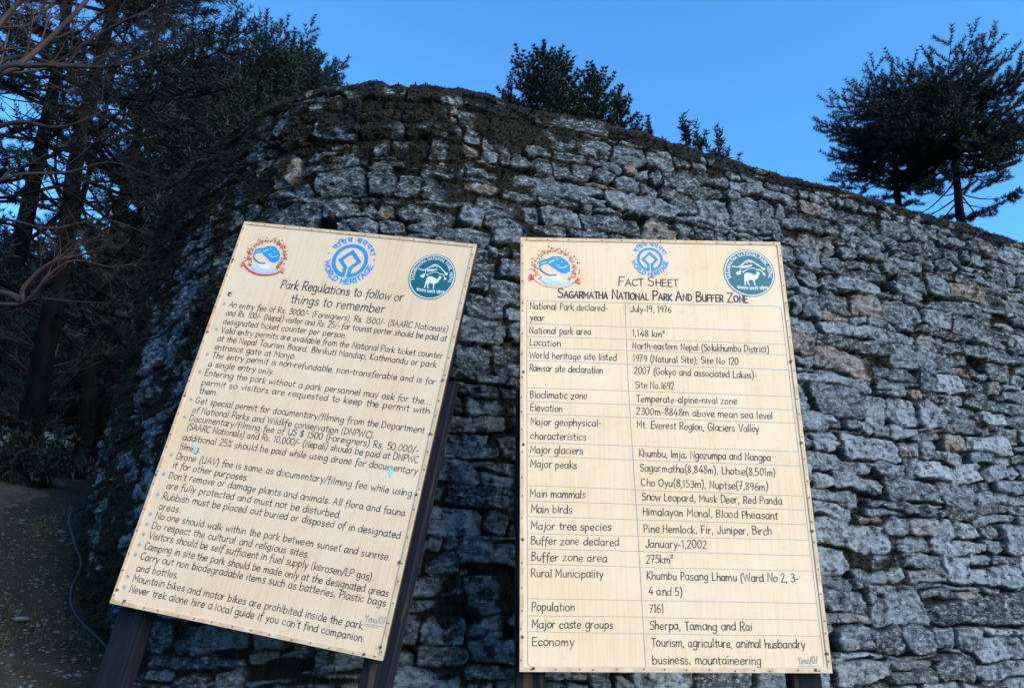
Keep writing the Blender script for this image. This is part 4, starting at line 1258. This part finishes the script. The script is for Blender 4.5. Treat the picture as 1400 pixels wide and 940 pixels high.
def coat(p, cx, cz, rx, rz, faded):
    g = p.g
    X = lambda x, y: (cx + (x - 560) / 470 * rx, cz + (505 - y) / 345 * rz)
    mtn = [(275, 505), (280, 405), (350, 368), (440, 352), (500, 315), (640, 310), (740, 380), (800, 450), (806, 560), (740, 602), (640, 590), (580, 542), (500, 500), (430, 442), (380, 450), (320, 474), (302, 524)]
    p.poly([X(*q) for q in mtn], M_blue, .0002)
    for pts, w_ in (([(450, 425), (490, 398), (530, 382)], 26), ([(320, 440), (400, 412)], 16), ([(560, 350), (600, 362)], 12), ([(570, 455), (600, 485), (625, 452)], 12), ([(620, 505), (690, 505), (760, 470)], 18), ([(655, 400), (672, 412)], 20)):
        p.stroke([X(*q) for q in pts], w_ / 470 * rx, M_pale, .0005)
    p.stroke([X(*q) for q in catmull([(290, 530), (340, 580), (400, 615), (470, 640), (560, 632)], 4)], 22 / 470 * rx, M_deep, .0004)
    p.poly([X(*q) for q in ((380, 650), (440, 660), (500, 650), (600, 655), (700, 690), (650, 728), (545, 742), (470, 708))], M_white, .0003)
    p.poly([X(*q) for q in ((290, 668), (380, 690), (470, 726), (560, 750), (660, 735), (760, 700), (850, 700), (800, 760), (690, 795), (560, 812), (430, 795), (330, 745))], M_pale, .0004)
    for k in range(9):
        x = 340 + k * 55; p.stroke([X(x, 740 + 30 * math.sin(k / 2.6)), X(x + 34, 752 + 26 * math.sin(k / 2.6) + g.uniform(-14, 14))], 9 / 470 * rx, M_dot, .0006)
    rb = M_crim if not faded else M_orange
    p.stroke([X(*q) for q in catmull([(190, 720), (290, 782), (420, 830), (560, 846), (700, 832), (840, 790), (880, 752)], 4)], (34 if not faded else 12) / 470 * rx, rb, .0005)
    for sx, x, y in ((-1, 190, 705), (1, 885, 745)):
        for a in (-.5, 0, .5, .9):
            p.stroke([X(x, y), X(x + sx * 95 * math.cos(a), y - 85 * math.sin(a) - 8)], 20 / 470 * rx, M_red if g.random() < .6 else M_orange, .0006 + g.uniform(0, .0002))
    n = 27
    for k in range(n):
        a = R(222) - R(264) * k / (n - 1) + g.normal(0, .03)
        fx, fy = 545 + 345 * math.cos(a), 500 - 290 * math.sin(a)
        fx += g.uniform(-14, 14); fy += g.uniform(-14, 14)
        c0 = X(fx, fy); s_ = g.uniform(32, 54) / 470 * rx * (.85 if faded else 1.05)
        ph = g.uniform(0, 6)
        star = [(c0[0] + s_ * (1 if i % 2 == 0 else .5) * math.cos(ph + i * TAU / 10) * g.uniform(.75, 1.15), c0[1] + s_ * (1 if i % 2 == 0 else .5) * math.sin(ph + i * TAU / 10) * g.uniform(.75, 1.15)) for i in range(10)]
        q = g.random()
        p.poly(star, (M_red if q < (.35 if faded else .7) else M_orange), .0006 + g.uniform(0, .0002))
        if g.random() < .6: p.poly(ell(c0[0] + g.uniform(-.2, .2) * s_, c0[1], s_ * .32, s_ * .28, 0, TAU, 7)[:-1], M_crim if q > .5 else M_orange, .0009)
        for i in range(2):
            la = a + g.uniform(-.12, .12); rr_ = g.uniform(1.1, 1.26) if i == 0 else g.uniform(.84, .95)
            lx, ly = 545 + 345 * rr_ * math.cos(la), 500 - 290 * rr_ * math.sin(la)
            th = g.uniform(0, 6.28); l0 = X(lx, ly); l_ = g.uniform(16, 28) / 470 * rx
            p.poly([(l0[0] + l_ * math.cos(th), l0[1] + l_ * math.sin(th)), (l0[0] - l_ * .4 * math.sin(th), l0[1] + l_ * .4 * math.cos(th)), (l0[0] - l_ * math.cos(th), l0[1] - l_ * math.sin(th)), (l0[0] + l_ * .4 * math.sin(th), l0[1] - l_ * .4 * math.cos(th))], M_green, .0005 + g.uniform(0, .0001))

BW, BH, BT = 1.22, 1.862, 0.018
def board(name, label, pos, yaw, tilt, lean, posts, panel_mat, group):
    Mx = Matrix.Rotation(yaw, 3, 'Z') @ Matrix.Rotation(tilt, 3, 'X') @ Matrix.Rotation(lean, 3, 'Y')
    P = Vector(pos)
    axis_ = Mx @ Vector((0, 0, 1))
    zo = 0.0
    gz = float(ground_h(P.x, P.y))
    zo = (P.z - gz) / axis_.z
    for _ in range(4):
        B = P - axis_ * zo
        zo += (B.z - float(ground_h(B.x, B.y))) / axis_.z
    B = P - axis_ * zo
    root = empty(name, B)
    root.rotation_euler = Mx.to_euler()
    tag(root, label, 'sign', group)
    g = Geo()
    g.box((0, BT / 2, zo + BH / 2), (BW - .002, BT, BH - .002), 0, .0015)
    o = mesh_obj('panel', np.array(g.V), g.F, [panel_mat, M_edge], root, False,
                 [0 if abs(np.mean([g.V[i][1] for i in f])) < 1e-4 else 1 for f in g.F])
    # thin nailed strips round the face
    t_, d_ = .017, .0035
    for c_, s_ in (((0, zo + BH - t_ / 2), (BW, t_)), ((0, zo + t_ / 2), (BW, t_)), ((-BW / 2 + t_ / 2, zo + BH / 2), (t_, BH - 2 * t_)), ((BW / 2 - t_ / 2, zo + BH / 2), (t_, BH - 2 * t_))):
        g = Geo(); g.box((c_[0], -d_ / 2 + .0002, c_[1]), (s_[0], d_, s_[1]), 0, .0008)
        g.build('edge_strip', M_strip, root)
    # battens behind the panel and the two posts
    for x_ in (-BW / 2 + .022, BW / 2 - .022):
        g = Geo(); g.box((x_, BT + .0185, zo + BH / 2), (.04, .036, BH - .01), 0, .002); g.build('batten', M_post, root)
    for xa, xb, top in posts:
        g = Geo(); z0 = -.35
        g.box(((xa + xb) / 2, BT + .04 + .045, (z0 + zo + top) / 2), (xb - xa, .085, zo + top - z0), 0, .005)
        g.build('post', M_post, root)
    return root, zo

def nails(root, zo, big, g, faded=0):
    for x_, z_ in big:
        q = Geo(); q.tube([(x_, .002, z_ + zo), (x_, -.0048, z_ + zo), (x_, -.0062, z_ + zo)], [.0062, .0062, .0035], 8); q.build('nail', M_nail, root)
    for ax_, L, cst in (('x', BW, BH - .009), ('x', BW, .009), ('z', BH, -BW / 2 + .009), ('z', BH, BW / 2 - .009)):
        n = int(L / .085)
        for k in range(n):
            u_ = -L / 2 + L * (k + .5) / n + g.normal(0, .012)
            x_, z_ = (u_, cst) if ax_ == 'x' else (cst, u_ + BH / 2)
            x_ += g.normal(0, .0015); z_ += g.normal(0, .0015)
            q = Geo(); q.tube([(x_, 0, z_ + zo), (x_, -.0048, z_ + zo)], .0034, 6); q.build('tack', M_nail, root)

# lettering: text, start and end of its base line in metres on the board
LEFT=[
 ('Park Regulations to follow or', -0.307, 1.522, 0.32, 1.525),
 ('things to remember', -0.233, 1.452, 0.247, 1.454),
 ('*An entry fee of Rs. 3000/- (Foreigners), Rs. 1500/- (SAARC Nationals)', -0.538, 1.391, 0.568, 1.399),
 ('and Rs. 100/- (Nepal) visitor and Rs. 25/- for tourist porter should be paid at', -0.539, 1.348, 0.572, 1.355),
 ('designated ticket counter per person.', -0.538, 1.302, 0.099, 1.309),
 ('*Valid entry permits are available from the National Park ticket counter', -0.533, 1.257, 0.572, 1.27),
 ('at the Nepal Tourism Board, Bhrikuti Mandap, Kathmandu or park', -0.538, 1.213, 0.552, 1.224),
 ('entrance gate at Monjo.', -0.538, 1.17, -0.118, 1.175),
 ('*The entry permit is non-refundable, non-transferable and is for', -0.535, 1.127, 0.568, 1.145),
 ('a single entry only.', -0.539, 1.082, -0.199, 1.087),
 ('*Entering the park without a park personnel may ask for the....', -0.541, 1.037, 0.575, 1.05),
 ('permit so visitors are requested to keep the permit with', -0.54, 0.99, 0.573, 1.009),
 ('them.', -0.537, 0.947, -0.442, 0.951),
 ('*Get special permit for documentary/filming from the Department', -0.537, 0.901, 0.569, 0.92),
 ('of National Parks and Wildlife conservation (DNPWC).', -0.538, 0.856, 0.35, 0.864),
 ('*Documentary/filming fee of US $ 1500 (Foreigners) Rs. 50,000/-', -0.539, 0.815, 0.562, 0.829),
 ('(SAARC Nationals) and Rs. 10,000/- (Nepali) should be paid at DNPWC', -0.537, 0.775, 0.571, 0.787),
 ('additional 25% should be paid while using drone for documentary', -0.538, 0.724, 0.579, 0.74),
 ('filming.', -0.54, 0.682, -0.433, 0.68),
 ('*Drone (UAV) fee is same as documentary/filming fee while using', -0.54, 0.636, 0.577, 0.644),
 ('it for other purposes.', -0.542, 0.595, -0.167, 0.593),
 ("*Don't remove or damage plants and animals. All flora and fauna", -0.543, 0.549, 0.568, 0.56),
 ('are fully protected and must not be disturbed.', -0.538, 0.503, 0.294, 0.507),
 ('*Rubbish must be placed out buried or disposed of in designated', -0.539, 0.455, 0.57, 0.467),
 ('areas.', -0.54, 0.409, -0.429, 0.412),
 ('*No one should walk within the park between sunset and sunrise.', -0.541, 0.369, 0.547, 0.375),
 ('*Do respect the cultural and religious sites.', -0.541, 0.326, 0.202, 0.328),
 ('*Visitors should be self sufficient in fuel supply (kerosen/LP gas).', -0.539, 0.283, 0.5, 0.285),
 ('*Camping in site the park should be made only at the designated areas', -0.542, 0.237, 0.575, 0.237),
 ('*Carry out non biodegradable items such as batteries, Plastic bags', -0.544, 0.193, 0.573, 0.198),
 ('and bottles.', -0.543, 0.146, -0.342, 0.148),
 ('*Mountain bikes and motor bikes are prohibited inside the park.', -0.544, 0.103, 0.509, 0.098),
 ("*Never trek alone hire a local guide if you can't find companion.", -0.544, 0.058, 0.522, 0.054),
]
RIGHT=[
 ('FACT SHEET', -0.166, 1.626, 0.115, 1.628),
 ('SAGARMATHA NATIONAL PARK AND BUFFER ZONE', -0.442, 1.563, 0.43, 1.554),
 ('National Park declared-', -0.569, 1.504, -0.213, 1.501),
 ('year', -0.568, 1.45, -0.502, 1.448),
 ('July-19, 1976', -0.112, 1.498, 0.076, 1.496),
 ('National park area', -0.57, 1.387, -0.292, 1.386),
 ('1,148 km²', -0.11, 1.382, 0.04, 1.379),
 ('Location', -0.57, 1.331, -0.429, 1.328),
 ('North-eastern Nepal (Solukhumbu District)', -0.111, 1.323, 0.503, 1.314),
 ('World heritage site listed', -0.57, 1.272, -0.182, 1.266),
 ('1979 (Natural Site); Site No 120', -0.113, 1.264, 0.36, 1.255),
 ('Ramsar site declaration', -0.57, 1.214, -0.247, 1.205),
 ('2007 (Gokyo and associated Lakes)-', -0.11, 1.207, 0.435, 1.193),
 ('Site No.1692', -0.108, 1.142, 0.066, 1.138),
 ('Bioclimatic zone', -0.569, 1.092, -0.317, 1.089),
 ('Temperate-alpine-nival zone', -0.106, 1.079, 0.336, 1.075),
 ('Elevation', -0.568, 1.034, -0.425, 1.03),
 ('2300m-8848m above mean sea level', -0.109, 1.024, 0.487, 1.012),
 ('Major geophysical-', -0.568, 0.972, -0.26, 0.969),
 ('Mt. Everest Region, Glaciers Valley', -0.109, 0.965, 0.42, 0.952),
 ('characteristics', -0.566, 0.91, -0.327, 0.908),
 ('Major glaciers', -0.568, 0.851, -0.342, 0.848),
 ('Khumbu, Imja, Ngozumpa and Nangpa', -0.107, 0.841, 0.459, 0.829),
 ('Major peaks', -0.568, 0.792, -0.369, 0.786),
 ('Sagarmatha(8,848m), Lhotse(8,501m)', -0.105, 0.78, 0.471, 0.765),
 ('Cho Oyu(8,153m), Nuptse(7,896m)', -0.103, 0.719, 0.434, 0.704),
 ('Main mammals', -0.568, 0.667, -0.336, 0.665),
 ('Snow Leopard, Musk Deer, Red Panda', -0.103, 0.659, 0.487, 0.647),
 ('Main birds', -0.566, 0.604, -0.392, 0.602),
 ('Himalayan Monal, Blood Pheasant', -0.103, 0.598, 0.463, 0.586),
 ('Major tree species', -0.566, 0.537, -0.233, 0.534),
 ('Pine,Hemlock, Fir, Juniper, Birch', -0.103, 0.529, 0.431, 0.524),
 ('Buffer zone declared', -0.567, 0.477, -0.203, 0.475),
 ('January-1,2002', -0.098, 0.469, 0.156, 0.467),
 ('Buffer zone area', -0.566, 0.414, -0.255, 0.411),
 ('275km²', -0.099, 0.408, 0.016, 0.406),
 ('Rural Municipality', -0.565, 0.351, -0.272, 0.349),
 ('Khumbu Pasang Lhamu (Ward No 2, 3-', -0.1, 0.345, 0.519, 0.338),
 ('4 and 5)', -0.096, 0.286, 0.044, 0.282),
 ('Population', -0.564, 0.223, -0.39, 0.223),
 ('7161', -0.097, 0.22, -0.034, 0.219),
 ('Major caste groups', -0.562, 0.159, -0.239, 0.159),
 ('Sherpa, Tamang and Rai', -0.097, 0.156, 0.312, 0.155),
 ('Economy', -0.562, 0.095, -0.395, 0.094),
 ('Tourism, agriculture, animal husbandry', -0.093, 0.094, 0.515, 0.09),
 ('business, mountaineering', -0.094, 0.031, 0.336, 0.03),
]

GS = 'information boards in front of the stone wall'
board_a, zoa = board('information_board', 'leaning cream board lettered with park regulations and things to remember', (-1.1006, 3.2994, EYE - .0841), -0.1341, -0.0532, 0.1776,
                     [(-.600, -.470, 1.25), (.515, .636, 1.19)], M_panelA, GS)
gA = np.random.default_rng(201)
def para_parts(root, zo, lines, g):
    for t, x0, z0, x1, z1 in lines[2:]:
        if t.startswith('*'):
            cur = Paint(zo, g)
            cur.poly([(x0 - .026 + .0085 * math.cos(a * TAU / 9) * g.uniform(.8, 1.1), z0 + .014 + .0085 * math.sin(a * TAU / 9) * g.uniform(.8, 1.1)) for a in range(9)], M_dot)
            cur.build('bullet_dot', root)
        cur = Paint(zo, g)
        cur.text(t.lstrip('*'), x0, z0, x1, z1, .0300, .0030, M_ink)
        cur.build('text_line', root)
p = Paint(zoa, gA)
for t, x0, z0, x1, z1 in LEFT[:2]: p.text(t, x0, z0, x1, z1, .045, .0045, M_ink)
p.build('heading', board_a)
para_parts(board_a, zoa, LEFT, gA)
p = Paint(zoa, gA); heritage(p, .006, 1.7055, .0915, .1245); p.build('heritage_emblem', board_a)
p = Paint(zoa, gA); park_seal(p, .431, 1.668, .1135, .119); p.build('park_seal', board_a)
p = Paint(zoa, gA); coat(p, -.424, 1.681, .128, .104, False); p.build('coat_of_arms', board_a)
p = Paint(zoa, gA)
p.stroke([(-.560, 1.452), (-.560, 1.466), (-.555, 1.460), (-.550, 1.466), (-.545, 1.464)], .006, M_ink); p.stroke([(-.556, 1.449), (-.548, 1.449)], .005, M_ink, .0003)
p.build('painted_mark', board_a)
def signature(zo, g, x, z, w, root):
    p = Paint(zo, g)
    p.text('Yimo/07', x, z, x + w, z + .004, .026, .0026, M_faint)
    p.stroke([(x, z - .008), (x + w * .95, z - .005)], .0024, M_faint); p.stroke([(x + .004, z - .015), (x + w * .7, z - .012)], .0022, M_faint)
    p.build('signature', root)
signature(zoa, gA, .502, .128, .086, board_a)
# blue paint drips and pale scuffs
for x, z, a, b_ in ((-.459, .690, .010, .022), (.463, .728, .012, .020), (.455, .745, .007, .009)):
    p = Paint(zoa, gA); p.poly([(x + a * math.cos(k * TAU / 10) * gA.uniform(.6, 1.1), z + b_ * math.sin(k * TAU / 10) * gA.uniform(.6, 1.1)) for k in range(10)], M_drip, .0004); p.build('paint_drip', board_a)
nails(board_a, zoa, [(-.598, 1.643), (-.598, 1.25), (-.599, .927), (-.603, .552), (-.596, .057), (-.545, .021), (.592, .049), (.532, .011), (.590, .375), (.596, .655), (.596, .921), (.597, 1.169)], gA)

board_b, zob = board('information_board', 'upright cream board with fact sheet table of the national park', (.6381, 3.2017, EYE - .2321), .0288, 0.0, .0062,
                     [(-.625, -.505, 1.15), (.474, .590, 1.15)], M_panelB, GS)
gB = np.random.default_rng(202)
p = Paint(zob, gB)
t, x0, z0, x1, z1 = RIGHT[0]; p.text(t, x0, z0, x1, z1, .045, .0042, M_ink, .8, .74)
t, x0, z0, x1, z1 = RIGHT[1]; p.text(t, x0, z0, x1, z1, .045, .0058, M_ink, .7, .70)
p.build('heading', board_b)
for t, x0, z0, x1, z1 in RIGHT[2:]:
    cur = Paint(zob, gB)
    cur.text(t, x0, z0, x1, z1, .0315, .0031, M_ink)
    cur.build('table_text', board_b)
p = Paint(zob, gB)
RU = [(1.545, 1.538), (1.434, 1.416), (1.375, 1.3545), (1.321, 1.305), (1.262, 1.234), (1.138, 1.113), (1.076, 1.053), (1.020, .9945), (.897, .870), (.838, .810), (.714, .682), (.652, .626),
      (.589, .565), (.5195, .504), (.461, .442), (.400, .3805), (.269, .258), (.2055, .195), (.146, .1345), (.018, .018)]
for i, (za, zb_) in enumerate(RU):
    x1_ = .578 - (.02 if i in (0, len(RU) - 1) else 0)
    x0_ = -.58 + (.012 if i == len(RU) - 1 else 0)
    p.stroke([(x0_ + (x1_ - x0_) * k / 6, za + (zb_ - za) * k / 6 + gB.normal(0, .0007)) for k in range(7)], .0021, M_rule, gB.uniform(0, .0001))
p.stroke([(-.134, 1.536), (-.137, 1.175), (-.130, .80), (-.125, .58), (-.1195, .018)], .0021, M_rule, .0002)
p.stroke([(-.5815, 1.544), (-.579, .9), (-.577, .03), (-.568, .018)], .0021, M_rule, .0002)
p.stroke([(.558, 1.538), (.572, 1.534), (.579, 1.520), (.580, .9), (.582, .034), (.577, .022), (.558, .018)], .0021, M_rule, .0003)
p.build('table_rules', board_b)
p = Paint(zob, gB); heritage(p, -.0095, 1.7615, .0605, .0845); p.build('heritage_emblem', board_b)
p = Paint(zob, gB); park_seal(p, .4485, 1.7005, .119, .1185); p.build('park_seal', board_b)
p = Paint(zob, gB); coat(p, -.448, 1.711, .127, .102, True); p.build('coat_of_arms', board_b)
signature(zob, gB, .480, .032, .080, board_b)
nails(board_b, zob, [(-.5955, 1.207), (-.5955, .886), (-.597, .4955), (-.598, .126), (-.555, .013), (.545, .012), (.598, .071), (.598, .5395), (.597, .9085), (.594, 1.273)], gB)
